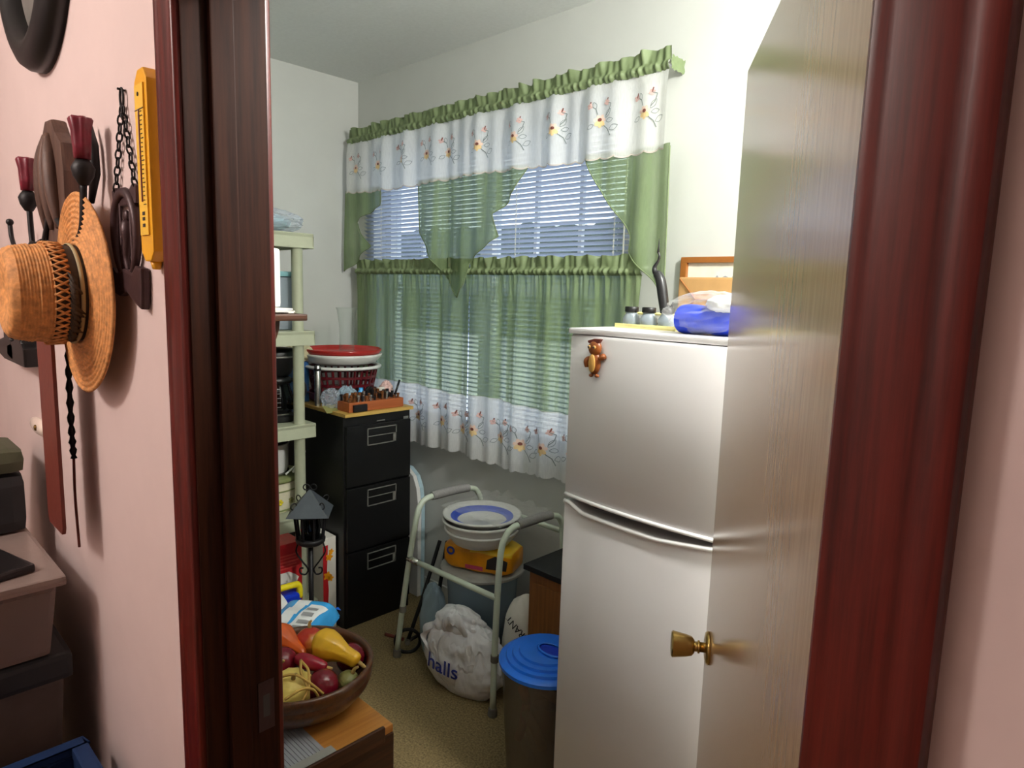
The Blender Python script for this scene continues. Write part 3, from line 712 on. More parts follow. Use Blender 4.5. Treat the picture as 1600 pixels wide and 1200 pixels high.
# ================================================================== GREEN SHELVING RACK
rk = thing('shelving_rack', (-2.93, 1.06, 0), 'sage green plastic shelving rack along the far wall', 'shelf')
RX, RY = .232, .47
levels = [.15, .575, 1.0, 1.42, 1.845]
for z in levels:
    m = M(); m.box(-RX, RX, -RY, RY, z-.016, z)
    m.box(RX-.012, RX, -RY, RY, z-.065, z-.016); m.box(-RX, -RX+.012, -RY, RY, z-.065, z-.016)
    m.box(-RX+.012, RX-.012, RY-.012, RY, z-.065, z-.016); m.box(-RX+.012, RX-.012, -RY, -RY+.012, z-.065, z-.016)
    m.build('shelf', 'sage_plastic', rk, bevel=.004)
for sx in (-1, 1):
    for sy in (-1, 1):
        for a, b in zip([0]+levels, levels):
            m = M(); m.lathe([(.001, a), (.026, a), (.0245, a+.02), (.0245, b-.02), (.026, b-.017), (.001, b-.017)], 20); m.build('post', 'sage_plastic', rk, 'auto', loc=(sx*(RX-.034), sy*(RY-.064), 0))
def rx(x, y, z): return (x, y, z)
t = thing('plastic_bundle', (-2.86, 1.42, 1.846), 'bundle in shiny clear plastic wrap on the top shelf of the green rack', 'package')
m = M(); m.blob((0, -.05, .052), (.13, .17, .052), .10, 3, 8, flat=.001); m.build('wrap', 'clear_plastic', t)
m = M(); m.blob((0, -.06, .045), (.10, .13, .04), .05, 2, 3, flat=.003); m.build('contents', 'pale_blue', t, True)
t = thing('storage_canister', (-2.85, 1.425, 1.421), 'tall frosted plastic container with teal lid on the second shelf', 'container')
m = M(); m.box(-.075, .075, -.09, .068, 0, .235); m.build('body', 'frosted', t, bevel=.02)
m = M(); m.box(-.082, .082, -.097, .075, .235, .258); m.build('lid', 'teal_lid', t, bevel=.008)
cf = thing('coffee_maker', (-2.895, 1.432, 1.001), 'black drip coffee maker with glass carafe on the third shelf', 'coffee maker')
m = M(); m.lathe([(.001, 0), (.105, 0), (.11, .006), (.11, .026), (.10, .032), (.001, .033)], 32, sx=1.05, sy=.9); m.build('base', 'black_paint', cf, 'auto')
m = M(); m.lathe([(.001, .033), (.08, .033), (.08, .037), (.001, .038)], 28, at=(.02, 0, 0)); m.build('hot_plate', 'chrome', cf)
m = M(); m.box(-.115, -.065, -.085, .085, .02, .31); m.build('water_tower', 'black_paint', cf, bevel=.012)
m = M(); m.lathe([(.001, .205), (.06, .205), (.072, .22), (.092, .285), (.094, .315), (.085, .33), (.001, .335)], 32, at=(.01, 0, 0)); m.build('filter_basket', 'black_paint', cf, True)
m = M(); m.lathe([(.094, .292), (.0955, .294), (.0955, .298), (.094, .30)], 32, at=(.01, 0, 0)); m.build('trim_ring', 'nickel_frame', cf)
m = M(); m.lathe([(.001, .040), (.068, .040), (.078, .06), (.078, .10), (.062, .15), (.056, .175), (.060, .19), (.001, .192)], 32, at=(.02, 0, 0)); ca = m.build('carafe', 'black_glass', cf, True)
m = M(); m.lathe([(.058, .170), (.064, .172), (.064, .196), (.05, .202), (.001, .203)], 28, at=(.02, 0, 0)); m.build('carafe_lid', 'black_paint', ca, True)
m = M(); m.tube(bez([(.05, .05, .185), (.075, .095, .18), (.085, .105, .13), (.07, .085, .075)]), .009, 8); m.build('carafe_handle', 'black_paint', ca, True)
for z in (.07, .09, .11, .13, .15):
    m = M(); r_ = .0795-max(0, z-.10)*.32; m.tube([(.02+r_*math.cos(a), r_*math.sin(a), z) for a in (-.45, -.38, -.31, -.24)], .0012, 5); m.build('level_mark', 'grey_print', ca)
t = thing('spice_jar', (-2.735, 1.30, 1.001), 'small jar with bright red lid in front of the coffee maker', 'jar')
m = M(); m.lathe([(.001, 0), (.026, 0), (.028, .004), (.028, .07), (.022, .08), (.001, .08)], 18); m.build('glass', 'frosted', t, True)
m = M(); m.lathe([(.001, .08), (.027, .08), (.030, .09), (.030, .105), (.022, .115), (.001, .116)], 18); m.build('lid', 'red_plastic', t, True)
m = M(); m.blob((0, 0, .09), (.04, .04, .09), .18, 2, 17, flat=.001); tag(m.build('snack_bag', 'purple_bag', None, loc=(-3.065, 1.395, 1.001)), 'crumpled purple bag behind the coffee maker', 'bag')
sk = thing('slow_cooker', (-2.925, 1.40, .576), 'cream flowered slow cooker with green rim on the fourth shelf', 'slow cooker')
m = M(); m.lathe([(.001, 0), (.13, 0), (.135, .006), (.142, .06), (.146, .13), (.146, .145), (.001, .145)], 36); m.build('base', 'cream', sk, 'auto')
m = M(); m.lathe([(.140, .143), (.156, .146), (.160, .155), (.156, .165), (.145, .168), (.001, .160)], 36); m.build('rim', 'green_rim', sk, True)
for z in (.008, .10):
    m = M(); q = .137+.07*z; m.lathe([(q, z), (q+.004, z+.002), (q+.004, z+.006), (q, z+.008)], 36); m.build('band', 'green_rim', sk)
for i in range(6):
    a = -.9+i*.42; m = M(); q = .1445
    for w_ in range(5):
        an = a+.06*math.cos(w_*1.256); z = .055+.009*math.sin(w_*1.256); m.ball((q*math.cos(an), q*math.sin(an), z), (.004, .008, .006), n=8, k=5)
    m.build('painted_flower', 'gourd_green' if i % 2 else 'yellow_plastic', sk, True)
t = thing('rice_cooker', (-2.93, 1.39, .745), 'white metal pot with lid stacked on the flowered slow cooker', 'pot')
m = M(); m.lathe([(.001, 0), (.095, 0), (.102, .006), (.108, .03), (.110, .135), (.114, .138), (.114, .144), (.001, .145)], 36); m.build('pot', 'white_plastic', t, 'auto')
m = M(); m.lathe([(.001, .146), (.112, .146), (.108, .158), (.06, .168), (.001, .170)], 36); m.build('lid', 'black_glass', t, True)
m = M(); m.lathe([(.096, .001), (.112, .003), (.112, .008), (.098, .010)], 36); m.build('foot_ring', 'chrome', t, True)
m = M(); m.tube(bez([(-2.80, 1.43, .755), (-2.80, 1.48, .79), (-2.795, 1.51, .84), (-2.795, 1.525, .852), (-2.79, 1.513, .82), (-2.795, 1.495, .775), (-2.80, 1.465, .762), (-2.795, 1.505, .81), (-2.798, 1.52, .84)], 8), .004, 6); tag(m.build('power_cord', 'white_plastic', None, True), 'looped white power cord hanging beside the slow cooker', 'cord')

# ================================================================== WALL SHELF left inside the door
ws = thing('wall_shelf', (-1.55, YR, 1.50), 'small dark brown wall shelf with curved bracket beside the door frame', 'shelf')
m = M(); m.box(-.3, .26, .0, .215, .046, .060); m.build('board', 'walnut', ws, bevel=.003)
for x in (-.18, .205):
    m = M(); m.prism([(0, .045), (.172, .045)]+[(.172*math.cos(a), .045-.12*math.sin(a)) for a in [i*PI/2/10 for i in range(1, 11)]], x, x+.018, 'x'); m.build('bracket', 'walnut', ws, bevel=.002)
for i, (dx, z, r_) in enumerate(((0, .0602, .05), (.02, .0634, -.07), (-.01, .0666, .11))):
    m = M(); m.box(-.11, .11, -.09, .09, 0, .003); tag(m.build('paper_booklet', 'white_paper', None, loc=(-1.44+dx, YR+.112, 1.50+z), rot=(0, 0, r_)), ('bottom', 'middle', 'top')[i]+' booklet of the cream paper pile on the brown wall shelf', 'booklet', 'booklets on the wall shelf')
t = thing('white_canister', (-1.435, .668, 1.5698), 'tall white labelled container standing on the booklets', 'container')
m = M(); m.box(-.035, .035, -.045, .045, 0, .13); m.build('body', 'white_plastic', t, bevel=.01)
m = M(); m.tube(bez([(.036, .02, .1), (.036, .024, .094), (.036, .018, .09)]), .0022, 5); m.build('mark', 'grey_print', t)
m = M(); m.tube(bez([(.036, .02, .07), (.036, .025, .055), (.036, .019, .04)]), .0022, 5); m.build('mark', 'grey_print', t)

# ================================================================== LEFT CORNER ON THE FLOOR
ln = thing('garden_lantern', (-2.40, 1.33, 0), 'black wrought iron lantern with pyramid roof on a tall pole', 'lantern', (0, 0, math.radians(52)))
m = M(); m.tube([(0, 0, 0), (0, 0, .575)], .010, 10); m.build('pole', 'black_iron', ln, True)
m = M(); m.lathe([(.001, 0), (.032, 0), (.03, .01), (.016, .02), (.012, .03)], 24); m.build('foot', 'black_iron', ln, True)
m = M(); m.lathe([(.001, .565), (.045, .565), (.058, .575), (.060, .59), (.052, .594), (.001, .585)], 24); m.build('cage_floor', 'black_iron', ln, True)
for i in range(8):
    a = 2*PI*i/8+PI/8; m = M(); m.tube([(.052*math.cos(a), .052*math.sin(a), .585), (.066*math.cos(a), .066*math.sin(a), .705)], .005, 6); m.build('cage_bar', 'black_iron', ln)
m = M(); m.lathe([(.060, .690), (.070, .690), (.070, .697), (.060, .697), (.060, .690)], 24); m.build('cage_ring', 'black_iron', ln)
m = M(); m.lathe([(.001, .587), (.036, .59), (.041, .64), (.037, .685)], 24); m.build('glass_cup', 'black_glass', ln, True)
R_ = .083
m = M(); m.add([(-R_, -R_, .700), (R_, -R_, .700), (R_, R_, .700), (-R_, R_, .700), (-.004, -.004, .795), (.004, -.004, .795), (.004, .004, .795), (-.004, .004, .795)],
    [(0, 1, 5, 4), (1, 2, 6, 5), (2, 3, 7, 6), (3, 0, 4, 7), (4, 5, 6, 7), (3, 2, 1, 0)]); m.build('pyramid_roof', 'slate_iron', ln)
for sx in (-1, 1):
    m = M(); m.tube(arc((sx*.014, 0, .806), .012, 90-sx*10, 90-sx*380, 16, 'xz'), .0028, 6); m.build('finial_scroll', 'black_iron', ln, True)
    for sy in (-1, 1):
        m = M(); m.tube([(sx*(.055+.010*math.cos(t)), sy*(.055+.010*math.cos(t)), .742+.013*math.sin(t)) for t in [q*2*PI/14 for q in range(14)]], .0026, 6, closed=True); m.build('roof_scroll', 'black_iron', ln, True)
for sx in (-1, 1):
    m = M(); m.tube(bez([(sx*.050, 0, .568), (sx*.058, 0, .53), (sx*.035, 0, .49), (sx*.012, 0, .455), (sx*.022, 0, .432), (sx*.042, 0, .438), (sx*.044, 0, .458), (sx*.030, 0, .460)], 6), .0035, 6); m.build('side_scroll', 'black_iron', ln, True)
rb = thing('appliance_box', (-2.60, 1.235, 0), 'red cardboard appliance box with a white picture, under the green rack', 'box')
m = M(); m.box(-.06, .06, -.2, .13, 0, .53); m.build('carton', 'red_plastic', rb, bevel=.002)
for i in range(5):
    m = M(); m.box(.060, .0608, -.06, .115-.01*(i % 2), .475-i*.014, .481-i*.014); m.build('print_line', 'rose_red', rb)
m = M(); m.prism([(-.02, .375), (.0, .345), (.10, .345), (.115, .37), (.10, .385), (.07, .405), (.02, .405), (-.01, .39)], .060, .0612, 'x'); m.build('product_picture', 'white_paper', rb)
m = M(); m.box(.060, .061, -.04, .12, .30, .345); m.build('picture_base', 'grey_print', rb)
fb = thing('cereal_box', (-2.66, 1.57, 0), 'narrow white box with red and orange printed leaves beside the filing cabinet', 'box')
m = M(); m.box(-.26, .0, -.034, .034, 0, .455); m.build('carton', 'white_paper', fb, bevel=.002)
m = M(); m.prism([(-.034, .03), (-.012, .08), (-.006, .2), (-.014, .30), (-.008, .42), (-.034, .42)], 0, .001, 'x'); m.build('red_panel', 'red_plastic', fb)
for y, z, q in ((-.002, .36, .016), (.008, .385, .012), (-.012, .27, .018), (.004, .255, .014)):
    m = M(); m.prism([(y+q*math.cos(a)*(1+.3*math.cos(5*a)), z+q*math.sin(a)*(1+.3*math.cos(5*a))) for a in [i*2*PI/20 for i in range(20)]], .0008, .0018, 'x'); m.build('printed_leaf', 'orange_pack', fb)
for y, z in ((.014, .10), (.014, .065)):
    m = M(); m.lathe([(.005, -.0005), (.008, -.0005), (.008, .001), (.005, .001)], 14); m.build('printed_mark', 'dark_print', fb, loc=(.0012, y, z), rot=(0, PI/2, 0))
cl = thing('lunch_cooler', (-2.45, 1.165, 0), 'blue box cooler with a bright yellow handle by the lantern pole', 'cooler')
m = M(); m.box(-.06, .06, -.12, .115, 0, .335); m.build('body', 'blue_dark', cl, bevel=.012)
m = M(); m.box(-.062, .062, -.122, .117, .336, .375); m.build('lid', 'blue_dark', cl, bevel=.012)
m = M(); m.tube(bez([(.05, -.12, .33), (.05, -.118, .395), (.05, -.08, .41), (.05, .07, .41), (.05, .108, .40), (.05, .112, .35)], 6), .014, 8); m.build('handle', 'yellow_plastic', cl, True)
t = thing('red_plate', (-2.30, 1.185, 0), 'red plastic plate leaning against the blue cooler', 'plate')
m = M(); m.lathe([(.001, 0), (.085, 0), (.105, .012), (.12, .016), (.12, .019), (.104, .016), (.084, .004), (.001, .004)], 36); m.build('plate', 'red_plastic', t, True, loc=(.0, 0, .235), rot=(0, 1.15, 0))
t = thing('white_bowl', (-2.31, 1.04, 0), 'white plastic bowl tipped on its side left of the wipes pack', 'bowl')
m = M(); m.lathe([(.001, 0), (.05, 0), (.09, .03), (.115, .075), (.112, .076), (.087, .033), (.048, .004), (.001, .004)], 36); m.build('bowl', 'white_plastic', t, True, loc=(.0, 0, .355), rot=(0, 1.0, .3))
t = thing('storage_tub', (-1.985, .95, 0), 'dark low plastic tub under the wipes pack, mostly hidden by the wooden bowl', 'tub')
m = M(); m.box(-.11, .11, -.20, .11, 0, .395); m.build('tub', 'dark_bin', t, bevel=.01)
m = M(); m.box(-.115, .115, -.205, .115, .396, .42); m.build('lid', 'dark_bin', t, bevel=.006)
wp = thing('wipes_pack', (-1.985, 1.035, .421), 'blue and white soft pack of wipes behind the wooden bowl', 'package', (0, 0, math.radians(38)))
wp.scale = (1.12, 1.12, 1.12)
def pillow(hx, hy, h, u, v):
    x = (u-.5)*2; y = (v-.5)*2; e = max(0, 1-abs(x)**6)**.5*max(0, 1-abs(y)**6)**.5
    return (x*hx, y*hy, e)
m = M()
def top_(u, v):
    x, y, e = pillow(.085, .155, .07, u, v); return (x, y, .006+.068*e+.003*math.sin(y*60)*e)
m.grid(top_, 24, 40); m.grid(lambda u, v: ((u-.5)*.17, (v-.5)*.31, .001), 24, 40)
o_ = m.build('soft_pack', ['cyan_pack', 'tissue_white'], wp, True)
for p in o_.data.polygons:
    c = p.center
    if -.045 < c.x-.1*c.y < -.005 and c.z > .01 and abs(c.y) < .15: p.material_index = 1
m = M(); m.grid(lambda u, v: (.008+.055*u+.1*(-.09+.18*v), -.09+.18*v, top_((.008+.055*u+.1*(-.09+.18*v))/.17+.5, (-.09+.18*v)/.31+.5)[2]+.0015), 8, 12); lb = m.build('white_panel', 'tissue_white', wp, True)
for i in range(4):
    m = M(); m.grid(lambda u, v: (.018+.035*u, -.07+i*.038+.02*v, top_((.018+.035*u)/.17+.5, (-.07+i*.038+.02*v)/.31+.5)[2]+.0028), 3, 3); m.build('fine_print', 'grey_print', lb)
for s_ in (-1, 1):
    m = M(); m.grid(lambda u, v: ((u-.5)*.16, s_*(.150+.03*v), .012+.012*math.sin(u*22)*v+.018*(1-v)), 16, 4); m.build('sealed_end', 'blue_lid', wp, True)

# ================================================================== WOODEN CHEST, BOWL, GOURDS
CZ = .50
ch = thing('wooden_chest', (-1.30, .72, 0), 'low brown wooden chest with tan top inside the doorway', 'chest')
m = M(); m.box(-.52, -.022, -.20, .222, 0, CZ-.022); m.build('carcass', 'walnut', ch, bevel=.003)
m = M(); m.box(-.53, .0, -.205, .228, CZ-.021, CZ); m.build('top', 'maple', ch, bevel=.003)
m = M(); m.box(-.021, .004, -.20, .227, .03, CZ-.022); m.build('drawer_front', 'walnut', ch, bevel=.002)
m = M(); m.box(.001, .012, -.204, .196, CZ-.03, CZ+.012); m.build('raised_lip', 'walnut', ch, bevel=.005)
t = thing('plastic_sheet', (-1.38, .66, CZ+.001), 'ribbed clear plastic sheet lying on the chest under the wooden bowl', 'plastic sheet')
m = M()
for i in range(26): m.box(-.10, .076, -.14+i*.0095, -.14+i*.0095+.006, 0, .0035)
m.box(-.10, .080, -.145, .11, -.0005, .001); m.build('ribs', 'sheet_plastic', t)
m = M(); m.box(.048, .088, -.145, .125, .0036, .0046); m.build('sealed_edge', 'grey_lid', t)
m = M(); m.blob((0, 0, .05), (.05, .05, .05), .12, 6, 3, flat=.001); tag(m.build('bubble_wrap', 'clear_plastic', None, loc=(-1.385, .573, CZ+.006)), 'crumpled clear bubble wrap at the left edge of the chest', 'bubble wrap')
BWX, BWY, BWZ = -1.545, .82, CZ+.006
bw = thing('wooden_bowl', (BWX, BWY, BWZ), 'large dark turned wooden bowl full of gourds on the chest', 'bowl')
m = M(); m.lathe([(.001, 0), (.115, 0), (.122, .004), (.160, .028), (.184, .058), (.190, .076), (.186, .080), (.188, .084), (.193, .100), (.194, .112), (.188, .117), (.180, .114), (.176, .10), (.172, .06), (.145, .03), (.10, .014), (.001, .012)], 56); m.build('bowl', 'bowl_wood', bw, True)
def gourd(name, mat, pts, radii, label, ribs=0, depth=.06, stem=None, n=28, cat='gourd'):
    """swept body along a bent spine (world points), pinched into ribs"""
    P = bez(pts, 6); k = len(P); rs = lerp_pts([(i, r) for i, r in enumerate(radii)])
    R = [max(.0008, rs(i/(k-1)*(len(radii)-1))) for i in range(k)]
    t = thing(name, tuple(P[0]), label, cat, group='gourds in the wooden bowl')
    o = P[0]; m = M(); m.tube([p-o for p in P], R, n, rib=(lambda a: 1-depth*abs(math.cos(a*ribs/2))**8) if ribs else None); m.build('body', mat, t, True)
    if stem:
        m = M(); m.tube([Vector(q)-o for q in bez(stem, 4)], [.006-.003*i/(4*(len(stem)-1)) for i in range(4*(len(stem)-1)+1)], 8); m.build('stem', 'stem_tan', t, True)
    return t
def rprof(n=9, p=.5): return [max(0, math.sin(PI*i/(n-1)))**p for i in range(n)]
def sphere_g(name, mat, c, r, label, tip=(0, 0, 1), ribs=0, stem=True, sq=1., depth=.05):
    d = Vector(tip).normalized(); c = Vector(c); h = r*sq
    ts = [math.cos(PI*i/10) for i in range(11)]
    pts = [c-d*h*t for t in ts]; rad = [r*max(0, math.sin(PI*i/10)) for i in range(11)]
    return gourd(name, mat, pts, rad, label, ribs, depth, [c+d*h*.95, c+d*(h+.012), c+d*(h+.02)+Vector((.006, .003, 0))] if stem else None)
gz = BWZ
sphere_g('round_gourd', 'gourd_maroon', (BWX-.012, BWY-.045, gz+.122), .042, 'glossy maroon round gourd with pale tip at the left of the bowl', (.7, -.35, .55))
sphere_g('round_gourd', 'gourd_maroon', (BWX+.122, BWY-.004, gz+.098), .042, 'dark maroon round gourd at the front of the bowl beside the cream pumpkin', (.2, .2, .9), stem=False, sq=1.08)
sphere_g('round_gourd', 'gourd_maroon', (BWX+.05, BWY+.125, gz+.095), .040, 'maroon round gourd at the right rim under the yellow gourd neck', (.3, .6, .6), stem=False)
sphere_g('round_gourd', 'gourd_crimson', (BWX+.03, BWY-.10, gz+.085), .03, 'small crimson round gourd almost hidden at the left bowl rim', (0, 0, 1), stem=False)
sphere_g('apple_gourd', 'gourd_apple', (BWX-.045, BWY+.055, gz+.125), .044, 'mottled red and yellow apple-shaped gourd behind the yellow gourd', (-.2, .1, 1), stem=True)
sphere_g('mini_pumpkin', 'gourd_cream', (BWX+.09, BWY-.07, gz+.108), .055, 'cream ribbed mini pumpkin tied with raffia at the bowl front', (.35, -.1, .8), 10, True, .72, .12)
sphere_g('green_gourd', 'gourd_green', (BWX+.132, BWY+.066, gz+.088), .030, 'small dull green ribbed gourd at the right front of the bowl', (.3, .3, .9), 9, True, .9, .09)
gourd('crookneck_gourd', 'gourd_yellow', [(BWX+.0, BWY+.045, gz+.148), (BWX+.02, BWY+.055, gz+.150), (BWX+.055, BWY+.07, gz+.147), (BWX+.085, BWY+.085, gz+.137), (BWX+.115, BWY+.098, gz+.128), (BWX+.125, BWY+.102, gz+.124)],
      [.001, .032, .043, .044, .037, .029, .023, .021, .020, .016, .001], 'bright yellow crookneck gourd lying on top of the pile', 10, .05, [(BWX+.125, BWY+.102, gz+.124), (BWX+.140, BWY+.110, gz+.114), (BWX+.150, BWY+.115, gz+.105)])
gourd('necked_gourd', 'gourd_orange', [(BWX-.125, BWY-.025, gz+.130), (BWX-.10, BWY-.012, gz+.142), (BWX-.065, BWY+.0, gz+.142), (BWX-.02, BWY+.008, gz+.136), (BWX+.012, BWY+.012, gz+.130)],
      [.001, .034, .044, .043, .032, .020, .015, .012, .001], 'orange ribbed necked gourd at the back left of the bowl', 9, .10, None)
gourd('long_gourd', 'gourd_crimson', [(BWX+.018, BWY-.028, gz+.142), (BWX+.04, BWY-.016, gz+.142), (BWX+.065, BWY+.0, gz+.137), (BWX+.09, BWY+.018, gz+.130), (BWX+.098, BWY+.024, gz+.127)],
      [.001, .014, .018, .020, .019, .017, .014, .011, .001], 'long crimson gourd lying across the middle of the bowl', 0, 0, [(BWX+.098, BWY+.024, gz+.127), (BWX+.108, BWY+.034, gz+.127)])
t = thing('raffia_tie', (BWX+.095, BWY-.068, gz+.125), 'loose tan raffia strands draped over the cream mini pumpkin', 'raffia')
for i, pts in enumerate([[(-.02, -.05, .02), (.02, -.01, .035), (.045, .02, .01), (.065, .045, -.02)], [(.0, .02, .05), (.02, .01, .03), (.05, .01, .0), (.062, -.02, -.025)], [(.05, -.05, .0), (.056, -.01, .012), (.06, .02, .0), (.063, .035, -.03)], [(-.02, .03, .04), (.02, .03, .028), (.055, .01, .0)]]):
    m = M(); m.tube(bez(pts, 5), .0035, 6); m.build('strand', 'raffia', t, True)

# ================================================================== WALKER AND WHAT IT HOLDS
wk = thing('walker', (-1.95, 1.88, 0), 'pale grey-green metal walking frame with grey hand grips', 'walker')
def side(xb, xt, yf, yb, sgn):
    """one bent side tube: near leg, grip on top, far leg"""
    pth = bez([(xb, yf, .03), (xb+(xt-xb)*.5, yf+.005, .33), (xt, yf+.02, .63), (xt, yf+.05, .71), (xt, yf+.10, .735), (xt, (yf+yb)/2, .733), (xt, yb-.09, .728), (xt, yb-.04, .70), (xt, yb-.02, .62), (xb+(xt-xb)*.5, yb, .33), (xb, yb+.01, .03)], 6)
    m = M(); m.tube(pth, .0125, 12); m.build('side_tube', 'walker_paint', wk, True)
    m = M(); m.tube([(xt, yf+.11, .736), (xt, yf+.13, .737), (xt, yf+.24, .737), (xt, yb-.10, .732)], [.0185, .0195, .0195, .018], 14); m.build('hand_grip', 'grey_grip', wk, 'auto')
    for y in (yf, yb+.01):
        m = M(); m.lathe([(.001, 0), (.018, 0), (.019, .004), (.0165, .032), (.013, .034)], 18); m.build('rubber_tip', 'rubber_grey', wk, 'auto', loc=(xb, y, 0))
        m = M(); m.lathe([(.0126, -.016), (.0155, -.014), (.0155, .012), (.0126, .014)], 16); m.build('height_collar', 'rubber_grey', wk, loc=(xb+(xt-xb)*.36, y+.004, .235))
side(-.300, -.205, -.22, .20, -1)
side(.292, .290, -.205, .20, 1)
m = M(); m.tube([(-.228, -.213, .475), (.290, -.198, .475)], .0115, 12); m.build('cross_bar', 'walker_paint', wk, True)
m = M(); m.tube([(-.232, -.213, .475), (-.165, -.211, .475)], .0135, 12); m.build('bar_sleeve', 'chrome', wk, True)
m = M(); m.tube([(-.21, .19, .64), (.29, .19, .64)], .0115, 12); m.build('cross_bar', 'walker_paint', wk, True)
# things standing inside it
t = thing('shade_box', (-1.96, 1.955, 0), 'low added black crate on the floor inside the walker', 'filler')
m = M(); m.box(-.13, .15, -.12, .11, 0, .14); m.build('filler', 'dark_bin', t, bevel=.008)  # added black box in place of shadow, also props the tub
t = thing('clear_tub', (-1.97, 1.905, .141), 'clear round plastic tub with grey lid inside the walker', 'tub')
m = M(); m.lathe([(.001, 0), (.13, 0), (.14, .01), (.155, .28), (.160, .29), (.157, .29), (.151, .28), (.136, .013), (.001, .005)], 40); m.build('tub', 'clear_blue', t, True)
m = M(); m.lathe([(.001, .291), (.176, .291), (.182, .296), (.182, .304), (.170, .312), (.001, .310)], 40); m.build('lid', 'grey_lid', t, 'auto')
pk_ = thing('kibble_bag', (-1.945, 1.885, .4535), 'orange and yellow food package under the white basin', 'package', (0, 0, math.radians(22)))
m = M()
def pkf(u, v):
    a = v*2*PI; c_, s_ = math.cos(a), math.sin(a); e = .32
    y = .085*abs(c_)**e*(1 if c_ > 0 else -1); z = .056*abs(s_)**e*(1 if s_ > 0 else -1)
    q = 1-.25*abs(2*u-1)**5
    return ((u-.5)*.31, y*q, .057+z*q*(1+.05*math.sin(u*17+v*9)))
m.grid(pkf, 24, 32)
m.add([pkf(0, i/32) for i in range(32)], [tuple(range(32))]); m.add([pkf(1, i/32) for i in range(32)], [tuple(range(32))])
o_ = m.build('pouch', ['orange_pack', 'yellow_pack'], pk_, True)
for p in o_.data.polygons:
    if p.center.z > .08 and p.center.x > -.02: p.material_index = 1
m = M(); m.box(-.045, .035, -.088, -.086, .018, .034); m.build('pink_band', 'pink_print', pk_, rot=(0, 0, 0))
m = M(); m.prism([(.05, .03), (.14, .035), (.145, .075), (.09, .09), (.055, .07)], -.089, -.0865, 'y'); m.build('dark_picture', 'dark_print', pk_)
m = M(); m.lathe([(.010, -.001), (.018, -.001), (.018, .0015), (.010, .0015), (.010, -.001)], 20); m.build('round_logo', 'navy_print', pk_, loc=(-.115, -.085, .08), rot=(PI/2, 0, 0))
ba = thing('white_basin', (-1.94, 1.865, .573), 'white round plastic wash basin stacked inside the walker', 'basin')
m = M(); m.lathe([(.001, 0), (.112, 0), (.12, .004), (.148, .04), (.156, .085), (.166, .092), (.168, .100), (.160, .103), (.152, .096), (.144, .045), (.116, .010), (.001, .007)], 48); m.build('basin', 'white_plastic', ba, True)
m = M(); m.lathe([(.150, .052), (.157, .054), (.158, .062), (.153, .064)], 48); m.build('ridge', 'white_plastic', ba, True)
bb = thing('collapsible_basin', (-1.94, 1.865, .645), 'white and blue collapsible basin nested in the white one', 'basin')
m = M(); m.lathe([(.001, 0), (.10, 0), (.122, .006), (.140, .030), (.158, .043), (.165, .046), (.166, .052), (.158, .054), (.140, .046), (.132, .040)], 48); m.build('rim', 'white_plastic', bb, True)
m = M(); m.lathe([(.134, .0415), (.128, .036), (.122, .039), (.115, .031), (.109, .033), (.103, .023), (.104, .020), (.134, .036)], 48); m.build('blue_fold', 'blue_band', bb, True)
m = M(); m.lathe([(.104, .024), (.098, .018), (.001, .017), (.001, .012), (.104, .016)], 48); m.build('centre', 'white_plastic', bb, True)
t = thing('plastic_film', (-1.94, 1.865, .701), 'clear crinkled plastic film lying over the nested basins', 'plastic film')
m = M(); m.grid(lambda u, v: ((u-.45)*.36, (v-.3)*.30, .003+.016*abs(noise.noise(Vector((u*5, v*5, 2))))+.03*max(0, v-.6)*abs(noise.noise(Vector((u*5, 3, v*3))))*4), 30, 26); m.build('film', 'film', t)
t = thing('blue_plastic_bag', (-2.125, 1.755, .0), 'pale blue see-through plastic bag behind the near left walker leg', 'bag')
m = M(); m.blob((.01, .0, .17), (.07, .045, .17), .10, 1.6, 22, flat=.002); m.build('bag', 'clear_blue', t, True)
# white shopping bag
def sack_mesh(m, c, r, seed, cells=1.5, amp=.20, nu=96, nv=60, flat=.002, neck=0.):
    """stuffed film bag: bulging panels meeting in creases, drawn in towards the neck"""
    vs = []
    for i in range(nu):
        for j in range(nv+1):
            a = 2*PI*i/nu; b = PI*j/nv
            d = Vector((math.sin(b)*math.cos(a), math.sin(b)*math.sin(a), -math.cos(b)))
            q = d*cells+Vector((seed*2.3, seed*1.1, seed*.7))
            F = noise.voronoi(q)[0]; F2 = noise.voronoi(q*2.1)[0]
            h = 1+amp*(.42-F[0])+amp*.42*(.42-F2[0])
            t = max(0, d.z); h *= 1-neck*t*t*(1-.25*math.sin(a*7+seed))
            p = Vector((c[0]+d.x*r[0]*h, c[1]+d.y*r[1]*h, c[2]+d.z*r[2]*(1+amp*.5*(.55-F[0]))))
            if p.z < flat: p.z = flat
            vs.append(p)
    k = nv+1
    return m.add(vs, [(i*k+j, ((i+1) % nu)*k+j, ((i+1) % nu)*k+j+1, i*k+j+1) for i in range(nu) for j in range(nv)])
sb = thing('shopping_bag', (-1.845, 1.70, 0), 'crumpled white plastic shopping bag with blue lettering on the floor under the walker', 'bag', (0, 0, .30))
m = M(); sack_mesh(m, (0, 0, .15), (.195, .080, .170), 4.2, 1.5, .26); sack_mesh(m, (-.03, -.0, .275), (.115, .055, .090), 9.1, 1.6, .36); m.build('sack', 'bag_white', sb, True)
m = M()
m.grid(lambda u, v: (-.09+.11*u+.02*math.sin(v*3), -.045-.02*math.sin(PI*u)+.012*math.sin(u*9+v*4), .27+.095*math.sin(PI*u)*(.55+.45*v)+.02*math.sin(v*7+u*5)), 20, 8); m.build('handle_loop', 'bag_white', sb, True)
